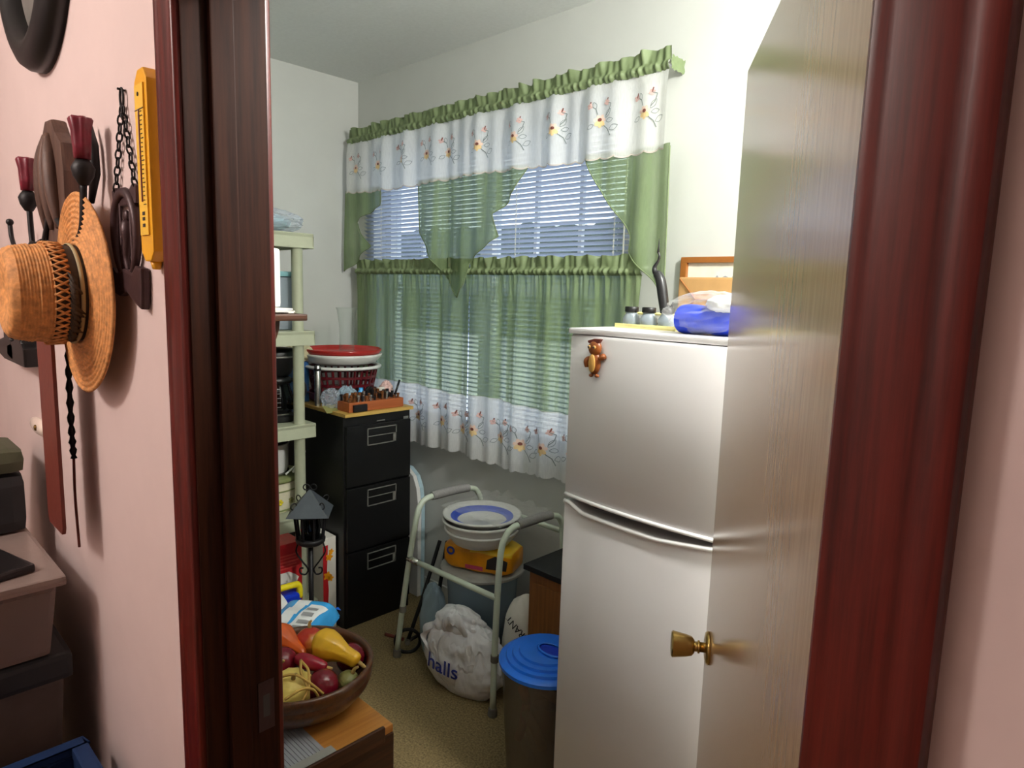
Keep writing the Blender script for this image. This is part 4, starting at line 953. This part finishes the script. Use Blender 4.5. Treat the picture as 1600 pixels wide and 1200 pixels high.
m = M(); m.grid(lambda u, v: (-.15-.05*math.sin(PI*v)+.02*math.sin(u*6), -.03+.06*u, .14+.12*v+.012*math.sin(u*7+v*5)), 10, 14); m.build('film_flap', 'bag_white', sb, True)
pb = thing('printed_sack', (-1.70, 1.88, 0), 'white printed paper sack behind the blue-lidded bin', 'bag')
m = M(); m.blob((0, 0, .20), (.078, .085, .205), .05, 1.3, 52, nu=48, nv=30, flat=.002); m.build('sack', 'white_paper', pb, True)
# folded luggage cart behind the near left leg
lc = thing('luggage_cart', (-2.30, 1.80, 0), 'folded black luggage cart with small wheels beside the filing cabinet', 'cart')
for x, y, r_ in ((.06, -.09, .055), (.02, .10, .045)):
    m = M(); m.tube([(x+r_*math.cos(a)*.6, y+r_*math.cos(a)*.8, r_+.002+r_*math.sin(a)) for a in [i*2*PI/24 for i in range(24)]], .008, 8, closed=True); wh = m.build('wheel', 'black_iron', lc, True)
    m = M(); m.tube([(x-.012, y+.010, r_), (x+.012, y-.010, r_)], .012, 10); m.build('hub', 'rubber_grey', wh)
m = M(); m.tube([(.06, -.09, .055), (.02, .02, .20), (.0, .14, .45)], .009, 8); m.build('frame_tube', 'black_iron', lc, True)
m = M(); m.tube([(.02, .10, .045), (.02, .13, .25), (.03, .16, .45)], .009, 8); m.build('frame_tube', 'black_iron', lc, True)
m = M(); m.tube([(.06, -.09, .055), (.02, .10, .045)], .008, 8); m.build('axle', 'black_iron', lc, True)
m = M(); m.tube([(.03, -.09, .052), (-.055, -.13, .058)], .008, 8); m.build('toe_bar', 'leather', lc, True)
ib = thing('ironing_board', (-2.80, 2.115, 0), 'white board with pale blue edge leaning behind the filing cabinet', 'board')
m = M(); ol = [(-.16, 0), (.155, 0), (.155, .50), (.14, .59), (.11, .65), (.05, .685), (-.05, .69), (-.16, .66)]
m.prism(ol, -.035, -.012, 'y'); m.build('panel', 'white_plastic', ib, bevel=.004)
m = M(); m.prism(ol, -.0115, .012, 'y'); m.build('blue_cover', 'pale_blue', ib, bevel=.004)

# ================================================================== OAK STAND, BIN
dk = thing('oak_stand', (-1.355, 1.72, 0), 'small oak stand with black top between the walker and the refrigerator', 'stand')
m = M(); m.box(-.185, .20, .01, .38, 0, .612); m.build('body', 'oak', dk, bevel=.003)
m = M(); m.box(-.155, .20, .0, .011, .05, .575); m.build('front_panel', 'oak', dk, bevel=.002)
m = M(); m.box(-.205, .205, -.005, .385, .614, .634); m.build('top', 'black_paint', dk, bevel=.002)
m = M(); m.box(-.10, .06, -.06, .06, 0, .001); tag(m.build('paper_slip', 'print_cream', None, loc=(-1.27, 1.80, .635), rot=(0, 0, .25)), 'cream paper slip lying on the black stand top', 'paper')
m = M(); m.box(-.008, .008, -.08, .08, 0, .16); tag(m.build('tan_board', 'thermo_face', None, bevel=.002, loc=(-1.31, 1.94, .636)), 'narrow tan board standing upright beside the refrigerator', 'board')
tc = thing('waste_bin', (-1.296, 1.553, 0), 'smoky clear plastic bin with bright blue lid beside the refrigerator', 'bin')
m = M(); m.lathe([(.001, 0), (.112, 0), (.118, .006), (.146, .425), (.150, .43), (.147, .432), (.143, .425), (.114, .010), (.001, .006)], 40); m.build('body', 'bin_smoke', tc, True)
m = M(); m.lathe([(.148, .424), (.155, .428), (.156, .440), (.150, .445), (.134, .448), (.131, .456), (.114, .457), (.111, .465), (.092, .466), (.089, .473), (.001, .474)], 48); ld = m.build('lid', 'blue_lid', tc, 'auto')
m = M(); m.lathe([(.001, .4745), (.050, .4742), (.054, .4735), (.056, .478), (.050, .482), (.046, .479)], 40, at=(.02, .0, 0), sx=1, sy=.62); m.build('lid_handle', 'blue_lid', ld, True)
m = M(); m.lathe([(.001, .4752), (.046, .4752), (.046, .4748)], 32, at=(.02, 0, 0), sx=1, sy=.58); m.build('handle_recess', 'blue_dark', ld)
for i, (x, y, z, c_) in enumerate(((-.03, -.07, .33, 'gourd_orange'), (-.07, -.03, .2, 'red_plastic'), (.01, -.06, .22, 'kraft'), (-.02, .03, .25, 'grey_lid'), (-.05, -.03, .12, 'rubber_grey'), (.04, .02, .3, 'kraft'))):
    m = M(); m.tube([(0, 0, -.07), (.005, 0, .0), (0, 0, .07)], .016, 8); tag(m.build('wooden_block' if i else 'orange_stick', c_, None, True, loc=(-1.296+x, 1.553+y, z), rot=(.6-i*.5, .5-i*.35, i)), ['orange stick inside the smoky bin near its top', 'red stick seen dimly inside the smoky bin', 'tan stick leaning inside the smoky bin', 'grey stick inside the middle of the smoky bin', 'dark stick low inside the smoky bin', 'brown stick at the back inside the smoky bin'][i], 'stick', 'sticks in the bin')
# printed lettering wrapped onto the bags
from mathutils.bvhtree import BVHTree
def print_on(sack, root, body, size, mat, centre, facing, spin, off=.002):
    """flat lettering pressed onto a crumpled bag along the direction it faces"""
    me = sack.data; bvh = BVHTree.FromPolygons([v.co.copy() for v in me.vertices], [tuple(p.vertices) for p in me.polygons])
    d = Vector(facing).normalized(); r_ = Vector((0, 0, 1)).cross(d).normalized(); u_ = d.cross(r_)
    c_, s_ = math.cos(spin), math.sin(spin); ru = r_*c_+u_*s_; uu = u_*c_-r_*s_; C = Vector(centre)
    def put(co):
        p = C+ru*co.x+uu*co.y+d*.5
        h = bvh.ray_cast(p, -d)
        return (h[0] if h[0] is not None else C+ru*co.x+uu*co.y)+d*(off+max(0, co.z))
    return text_mesh('lettering', body, size, mat, root, bend=put)
sk_ = [c for c in sb.children if c.name.startswith('sack')][0]
print_on(sk_, sb, 'halls', .085, 'navy_print', (-.070, -.06, .125), (.30, -.95, .05), -.05, .009)
sk_ = [c for c in pb.children if c.name.startswith('sack')][0]
print_on(sk_, pb, 'VIBRANT', .036, 'dark_print', (.03, -.05, .285), (.6, -.78, .35), PI-.75)

# ================================================================== HALL WALL ITEMS
YP = YH   # hall wall face
# oval mirror with a deep black frame
mr = thing('oval_mirror', (-1.76, YP, 2.365), 'oval black-framed mirror cut off at the top left of the hall wall', 'mirror')
def oval_ring(prof, rx_, rz, n=56):
    """section (inward offset from the rim, height off the wall) swept round an oval"""
    m = M(); k = len(prof); vs = []; fs = []
    for i in range(n):
        a = 2*PI*i/n
        for o_, h in prof: vs.append(((rx_-o_)*math.cos(a), -h, (rz-o_)*math.sin(a)))
    for i in range(n):
        j = (i+1) % n
        for t in range(k): fs.append((i*k+t, j*k+t, j*k+(t+1) % k, i*k+(t+1) % k))
    return m.add(vs, fs)
MRX, MRZ = .262, .310
oval_ring([(0, 0), (0, .022), (.008, .036), (.024, .044), (.040, .047), (.054, .044), (.060, .036), (.066, .030), (.070, .014), (.070, 0)], MRX, MRZ).build('frame', 'black_paint', mr, True)
m = M(); m.add([((MRX-.065)*math.cos(a), -.010, (MRZ-.065)*math.sin(a)) for a in [2*PI*i/48 for i in range(48)]], [tuple(range(48))]); m.build('glass', 'nickel_frame', mr)
# sconce: carved plaque, two iron arms with red cups
sn = thing('candle_sconce', (-1.68, YP, 1.81), 'dark carved wooden plaque sconce with two iron arms and red candle cups', 'sconce')
m = M(); ol = [(0, -.135), (.06, -.11), (.10, -.05), (.105, .02), (.095, .075), (.055, .10), (.03, .128), (-.02, .13), (-.05, .105), (-.085, .08), (-.11, .02), (-.10, -.05), (-.06, -.11)]
m.prism(ol, -.028, 0, 'y'); m.build('plaque', 'plaque_wood', sn, bevel=.006)
m = M()
for x in (-.045, .0, .045): m.tube(bez([(x*1.2, -.029, -.09), (x, -.034, -.02), (x*.7, -.034, .05), (x*.2, -.030, .10)], 6), [.006+.010*math.sin(PI*i/18) for i in range(19)], 8)
m.build('carving', 'plaque_wood', sn, True)
for (x, y, z, tp, lab) in ((.295, -.040, .022, .062, 1), (-.150, -.040, .004, .062, 0)):
    pts = [(.03 if lab else -.02, -.03, -.06), (x*.55, y*.9, z-.14), (x*.9, y, z-.125), (x, y, z-.045)]
    m = M(); m.tube(bez(pts, 8), .0055, 8, rib=lambda a: 1+.15*math.cos(3*a)); m.build('iron_arm', 'black_iron', sn, True)
    m = M(); m.lathe([(.001, -.050), (.008, -.048), (.016, -.034), (.019, -.02), (.015, -.012), (.010, -.005), (.001, -.004)], 20); cp = m.build('drip_pan', 'black_iron', sn, True, loc=(x, y, z))
    m = M(); m.lathe([(.001, -.004), (.013, -.004), (.0145, .02), (.014, tp*.7), (.0175, tp), (.0155, tp+.004), (.012, tp*.72), (.0115, .004)], 24, rib=lambda a, q: 1+(.16*math.cos(6*a) if q > .03 else .05*math.cos(6*a))); m.build('candle_cup', 'candle_red', cp, True)
    m = M(); m.lathe([(.001, .01), (.008, .012), (.008, .055), (.001, .057)], 14); m.build('candle', 'amber', cp, True)
m = M(); m.tube(bez([(-.10, -.03, -.11), (-.16, -.05, -.13), (-.23, -.055, -.125), (-.27, -.055, -.10), (-.28, -.055, -.07)], 6), .005, 8); hk = m.build('iron_hook', 'black_iron', sn, True)
m = M(); m.ball((-.28, -.055, -.063), .008, n=12, k=8); m.build('hook_ball', 'black_iron', hk, True)
m = M(); m.tube([(-.12+.022*math.cos(a), -.045, -.14+.025*math.sin(a)) for a in [i*2*PI/20 for i in range(20)]], .005, 8, closed=True); m.build('iron_ring', 'black_iron', sn, True)
m = M(); m.tube([(.245, -.012, .085), (.262, -.014, .05), (.265, -.014, .0), (.24, -.016, -.05)], [.004, .009, .009, .005], 8); m.build('iron_leaf', 'black_iron', sn, True)
# straw hat
ht = thing('straw_hat', (-1.455, YP-.046, 1.592), 'tan straw hat with openwork crown band hanging on the hall wall', 'hat', (PI/2, 0, 0))
def saddle(a): return .012*math.cos(2*a)
m = M(); NB = 40; vs = []; fs = []; NA = 72
for i in range(NA):
    a = 2*PI*i/NA
    for j in range(NB+1):
        r = .088+(.186-.088)*j/NB; q = j/NB
        vs.append((r*math.cos(a)*.97, r*math.sin(a), -.008*q-.004*q*q*math.cos(2*a)-.0018*math.cos(j*PI*.5)))
for i in range(NA):
    for j in range(NB): fs.append((i*(NB+1)+j, ((i+1) % NA)*(NB+1)+j, ((i+1) % NA)*(NB+1)+j+1, i*(NB+1)+j+1))
m.add(vs, fs); br = m.build('brim', 'straw', ht, True)
sd_ = br.modifiers.new('thickness', 'SOLIDIFY'); sd_.thickness = .004
m = M(); prof = []
for j in range(36):
    q = j/35; prof.append((.089-.010*q+.0009*math.cos(j*PI*.6), .050+.05*q))
prof += [(.076, .106), (.068, .111), (.055, .112), (.035, .107), (.015, .103), (.001, .102)]
m.lathe(prof, 64, rib=lambda a, z: 1-.03*math.cos(2*a) if z > .07 else 1); m.build('crown', 'straw', ht, True)
m = M(); m.lathe([(.0875, -.002), (.0885, .02), (.088, .05)], 56); lt = m.build('ribbon', 'hat_ribbon', ht, True)
m = M(); NS = 44
for i in range(NS):
    for s_ in (-1, 1):
        a0 = 2*PI*i/NS; m.tube([(.0915*math.cos(a0+s_*t*.16), .0915*math.sin(a0+s_*t*.16), .026+t*.026) for t in (0, .5, 1)], .0022, 5)
m.build('openwork_band', 'straw', ht, True)
m = M(); m.lathe([(.0905, .006), (.0925, .008), (.0925, .011), (.0905, .013)], 56); m.build('hat_cord', 'hat_cord', ht, True)
m = M()
rr = random.Random(9)
for i in range(14):
    a = -1.2+i*.1+rr.random()*.05; m.tube([(.090*math.cos(a), .090*math.sin(a), .004+.02*rr.random()), (.0945*math.cos(a+.13), .0945*math.sin(a+.13), .022), (.093*math.cos(a+.3), .093*math.sin(a+.3), .030)], [.002, .005, .001], 6)
m.build('feather_trim', 'hat_ribbon', ht, True)
# leather strap and braided cord
lp = thing('leather_strap', (-1.62, YP-.066, 1.64), 'long reddish-brown leather strap hanging below the straw hat', 'strap')
m = M(); m.prism([(-.068, -.53), (-.06, -.545), (.048, -.545), (.056, -.53), (.058, -.14), (.050, -.12), (-.055, -.12), (-.066, -.14)], -.004, .003, 'y'); m.build('strap', 'leather', lp, bevel=.0015)
m = M(); m.box(-.045, .04, -.008, .006, -.135, -.03); m.build('strap_loop', 'leather', lp, bevel=.003)
m = M(); m.tube([(0, 0, -.03), (0, 0, .02), (-.0, .02, .05), (.0, .066, .055)], .003, 6); m.build('hanger', 'black_iron', lp)
m = M(); m.tube(bez([(-1.625, YP-.026, 1.50), (-1.635, YP-.027, 1.40), (-1.645, YP-.026, 1.30), (-1.65, YP-.024, 1.235)], 10), [.006+.002*math.sin(i*1.9) for i in range(31)], 8)
bc = m.build('braided_cord', ['black_iron', 'leather'], None, True); tag(bc, 'thin black braided cord with brown thong hanging behind the strap', 'cord')
m = M(); m.tube(bez([(-1.65, YP-.024, 1.24), (-1.655, YP-.025, 1.15), (-1.66, YP-.022, 1.03)], 8), .0028, 6); m.build('thong', 'leather', bc, True)
# horseshoe ornament on a chain
hs = thing('horseshoe_ornament', (-1.275, YP, 1.70), 'dark cast iron horseshoe wall ornament hanging on a chain', 'ornament')
m = M(); m.tube([(.058*math.cos(a), -.009, .0+.066*math.sin(a)*(1 if math.sin(a) > 0 else 1.15)) for a in [math.radians(-70+i*320/36) for i in range(37)]], [.006+.003*math.sin(PI*i/36) for i in range(37)], 8); m.build('horseshoe', 'bronze_iron', hs, True)
m = M(); m.prism([(-.060, .045), (-.064, .073), (-.045, .078), (-.03, .070), (.03, .070), (.045, .078), (.064, .073), (.060, .045)], -.010, -.002, 'y'); m.build('top_bar', 'bronze_iron', hs, bevel=.002)
m = M(); m.prism([(-.085, -.062), (-.06, -.058), (-.04, -.068), (0, -.060), (.04, -.068), (.06, -.056), (.088, -.060), (.088, -.085), (.082, -.128), (.05, -.118), (.01, -.100), (-.03, -.108), (-.075, -.100)], -.016, -.002, 'y'); m.build('hat_base', 'bronze_iron', hs, bevel=.005)
m = M(); m.ball((0, -.007, .028), (.010, .005, .010)); m.tube(bez([(0, -.008, .02), (.005, -.008, -.01), (-.004, -.008, -.04), (.004, -.008, -.065)], 6), [.006, .008, .010, .011, .011, .010, .009, .008, .008, .008, .007, .007, .006, .006, .006, .006, .006, .005, .005], 8); m.build('figure', 'bronze_iron', hs, True)
for x in (-.028, .028):
    m = M(); m.tube([(x, -.008, -.065), (x*.9, -.008, .055)], .003, 6); m.build('bar', 'bronze_iron', hs)
def chain(p, q, n, sd):
    P, Q = Vector(p), Vector(q); d = (Q-P).normalized(); L = (Q-P).length/n
    sidev = Vector((1, 0, 0)); sidev = (sidev-d*sidev.dot(d)).normalized(); oth = d.cross(sidev)
    for i in range(n):
        c = P+d*L*(i+.5); s_ = sidev if i % 2 == 0 else (oth*.8+sidev*.6)
        m = M(); m.tube([c+d*(L*.62*math.cos(a))+s_*(.0065*math.sin(a)) for a in [k*2*PI/14 for k in range(14)]], .0016, 6, closed=True)
        m.build('chain_link', 'black_iron', hs, True)
chain((-.002, -.006, .205), (-.050, -.007, .072), 10, 0); chain((.004, -.006, .205), (.052, -.007, .072), 10, 1)
m = M(); m.tube([(.002+.008*math.cos(a), -.006, .218+.016*math.sin(a)) for a in [k*2*PI/18 for k in range(18)]], .002, 6, closed=True); m.build('hanging_ring', 'black_iron', hs, True)
m = M(); m.tube([(.002, 0, .231), (.002, -.012, .232)], .002, 6); m.build('nail', 'black_iron', hs)
# yellow thermometer
th = thing('wall_thermometer', (-1.137, YP, 1.79), 'yellow wooden wall thermometer beside the door casing', 'thermometer')
m = M(); m.prism([(-.028, -.125), (-.012, -.140), (.012, -.140), (.026, -.125), (.026, .128), (.012, .145), (-.012, .145), (-.028, .128)], -.020, 0, 'y'); m.build('board', 'thermo_yellow', th, bevel=.003)
m = M(); m.tube([(0, -.008, -.140), (0, -.008, -.152)], [.009, .006], 10); m.build('bottom_knob', 'thermo_yellow', th, True)
m = M(); m.box(-.020, .016, -.0225, -.020, -.10, .122); fc = m.build('scale_face', 'thermo_face', th)
m = M(); m.tube([(-.002, -.0235, -.05), (-.002, -.0235, .085)], .0012, 6); m.build('tube', 'candle_red', fc)
m = M()
for i in range(22): m.box(.002, .008 if i % 5 else .012, -.0232, -.0224, -.055+i*.0065, -.0538+i*.0065)
m.build('scale_ticks', 'dark_print', fc)
for z in (-.070, -.078, -.088): m = M(); m.box(-.006, .004, -.0232, -.0224, z, z+.005); m.build('printed_mark', 'dark_print', fc)
m = M(); m.box(-.02, .016, -.0232, -.0224, .085, .0862); m.build('printed_rule', 'dark_print', fc)
m = M(); m.lathe([(.001, 0), (.003, 0), (.003, .001), (.001, .001)], 10); m.build('printed_mark', 'dark_print', fc, loc=(-.004, -.0224, .108), rot=(PI/2, 0, 0))
# white ceramic peg, black boots ornament
t = thing('ceramic_peg', (-2.06, YP, 1.235), 'small white oval ceramic hook plate on the hall wall', 'hook')
m = M(); m.ball((0, -.006, 0), (.095, .014, .022)); m.build('plate', 'ceramic', t, True)
m = M(); m.ball((.02, -.02, .002), (.008, .004, .008), n=12, k=8); m.build('screw', 'old_brass', t, True)
t = thing('boot_ornament', (-2.08, YP, 1.40), 'black boot-shaped wall ornament partly behind the straw hat', 'ornament')
for x in (-.10, .03):
    m = M(); m.prism([(x-.05, 0), (x+.075, 0), (x+.075, .045), (x+.045, .06), (x+.035, .17), (x-.035, .17), (x-.035, .06), (x-.13, .045), (x-.135, .012)], -.045, -.006, 'y'); m.build('boot', 'black_paint', t, bevel=.006)
m = M(); m.box(-.15, .07, -.008, 0, .13, .15); m.build('back_plate', 'black_iron', t)

# ================================================================== HALL STACK OF BOXES
def tote(name, x0, x1, y0, y1, z0, z1, mat, lidmat, label, cat, lid_h=.03, taper=.02, rim=.012):
    cx, cy = (x0+x1)/2, (y0+y1)/2; hx, hy = (x1-x0)/2, (y1-y0)/2; h = z1-z0-lid_h
    t = thing(name, (cx, cy, z0), label, cat)
    m = M(); a, b = 1-taper/hx, 1-taper/hy
    m.add([(-hx*a, -hy*b, 0), (hx*a, -hy*b, 0), (hx*a, hy*b, 0), (-hx*a, hy*b, 0), (-hx*.985, -hy*.985, h), (hx*.985, -hy*.985, h), (hx*.985, hy*.985, h), (-hx*.985, hy*.985, h)],
          [(0, 3, 2, 1), (0, 1, 5, 4), (1, 2, 6, 5), (2, 3, 7, 6), (3, 0, 4, 7), (4, 5, 6, 7)]); m.build('body', mat, t, bevel=.012)
    if lidmat:
        m = M(); m.box(-hx-rim, hx+rim, -hy-rim, hy+rim, h+.001, h+lid_h); m.build('lid', lidmat, t, bevel=min(.012, lid_h*.4))
    return t
tote('dark_tote', -2.20, -1.66, -.08, .325, 0, .46, 'dark_bin', 'dark_bin', 'near-black plastic tote at the bottom of the hall stack', 'tote', .03)
t = thing('blue_crate', (-1.40, .10, 0), 'open dark blue plastic bin on the hall floor in front of the stacked totes', 'bin')
m = M(); m.box(-.185, .185, -.195, .215, 0, .012)
for a in ((-.185, -.173, -.195, .215), (.173, .185, -.195, .215), (-.173, .173, -.195, -.183), (-.173, .173, .203, .215)): m.box(*a, .012, .60)
m.build('body', 'navy_bin', t)
m = M()
for a in ((-.20, -.17, -.21, .23), (.17, .20, -.21, .23), (-.17, .17, -.21, -.18), (-.17, .17, .20, .23)): m.box(*a, .595, .62)
m.build('rim', 'navy_bin', t, bevel=.005)
tote('grey_tote', -2.22, -1.655, -.10, .318, .462, .80, 'taupe_tote', 'dark_bin', 'taupe plastic tote with dark grey lid in the middle of the hall stack', 'tote', .06)
cb_ = tote('clear_box', -2.20, -1.635, -.08, .312, .802, .985, 'hall_box_clear', 'hall_box_clear', 'clear plastic storage box with pale lid on top of the hall stack', 'box', .022)
m = M(); m.blob((0, 0, .055), (.18, .14, .05), .05, 2, 14, flat=.001); tag(m.build('folded_clothes', 'gasket', None, True, loc=(-1.92, .10, .806)), 'dark folded cloth inside the clear storage box', 'clothes')
t = thing('black_packet', (-1.795, .13, .986), 'dark glossy packet with small print lying on the clear box lid', 'packet', (0, 0, .25))
m = M(); m.box(-.14, .14, -.14, .12, 0, .018); m.build('packet', 'tool_black', t, bevel=.006)
m = M(); m.box(-.02, .10, -.05, .0, .0182, .0188); m.build('printed_stripe', 'grey_print', t)
m = M(); m.box(.06, .10, .03, .05, .0182, .0188); m.build('red_mark', 'red_plastic', t)
tb_ = thing('dark_case', (-2.09, .165, .986), 'black rounded case with olive green top standing on the clear box', 'case')
m = M(); m.box(-.11, .11, -.16, .158, 0, .150); m.build('body', 'dark_bin', tb_, bevel=.03)
m = M(); m.box(-.113, .113, -.163, .161, .151, .212); m.build('lid', 'olive_lid', tb_, bevel=.045)

# ================================================================== CEILING LAMPS (above the frame)
for (x, y), z, mt, lab in ((ROOM_LAMP, CEIL, 'lamp_glow_cool', 'round white ceiling lamp in the storage room'), (HALL_LAMP, CEIL, 'lamp_glow_warm', 'round warm ceiling lamp in the hall')):
    t = thing('ceiling_lamp', (x, y, z), lab, 'lamp', group='ceiling lamps')
    m = M(); m.lathe([(.001, 0), (.15, 0), (.155, -.02), (.14, -.035), (.001, -.035)], 36); m.build('canopy', 'white_plastic', t, True)
    dz = -.12 if z == CEIL and x > -1 else 0
    if dz: m = M(); m.lathe([(.012, -.03), (.012, -.165)], 16); m.build('stem', 'white_plastic', t, True)
    m = M(); m.lathe([(.135, -.036+dz), (.13, -.06+dz), (.10, -.085+dz), (.05, -.098+dz), (.001, -.1+dz)], 36); m.build('diffuser', mt, t, True)
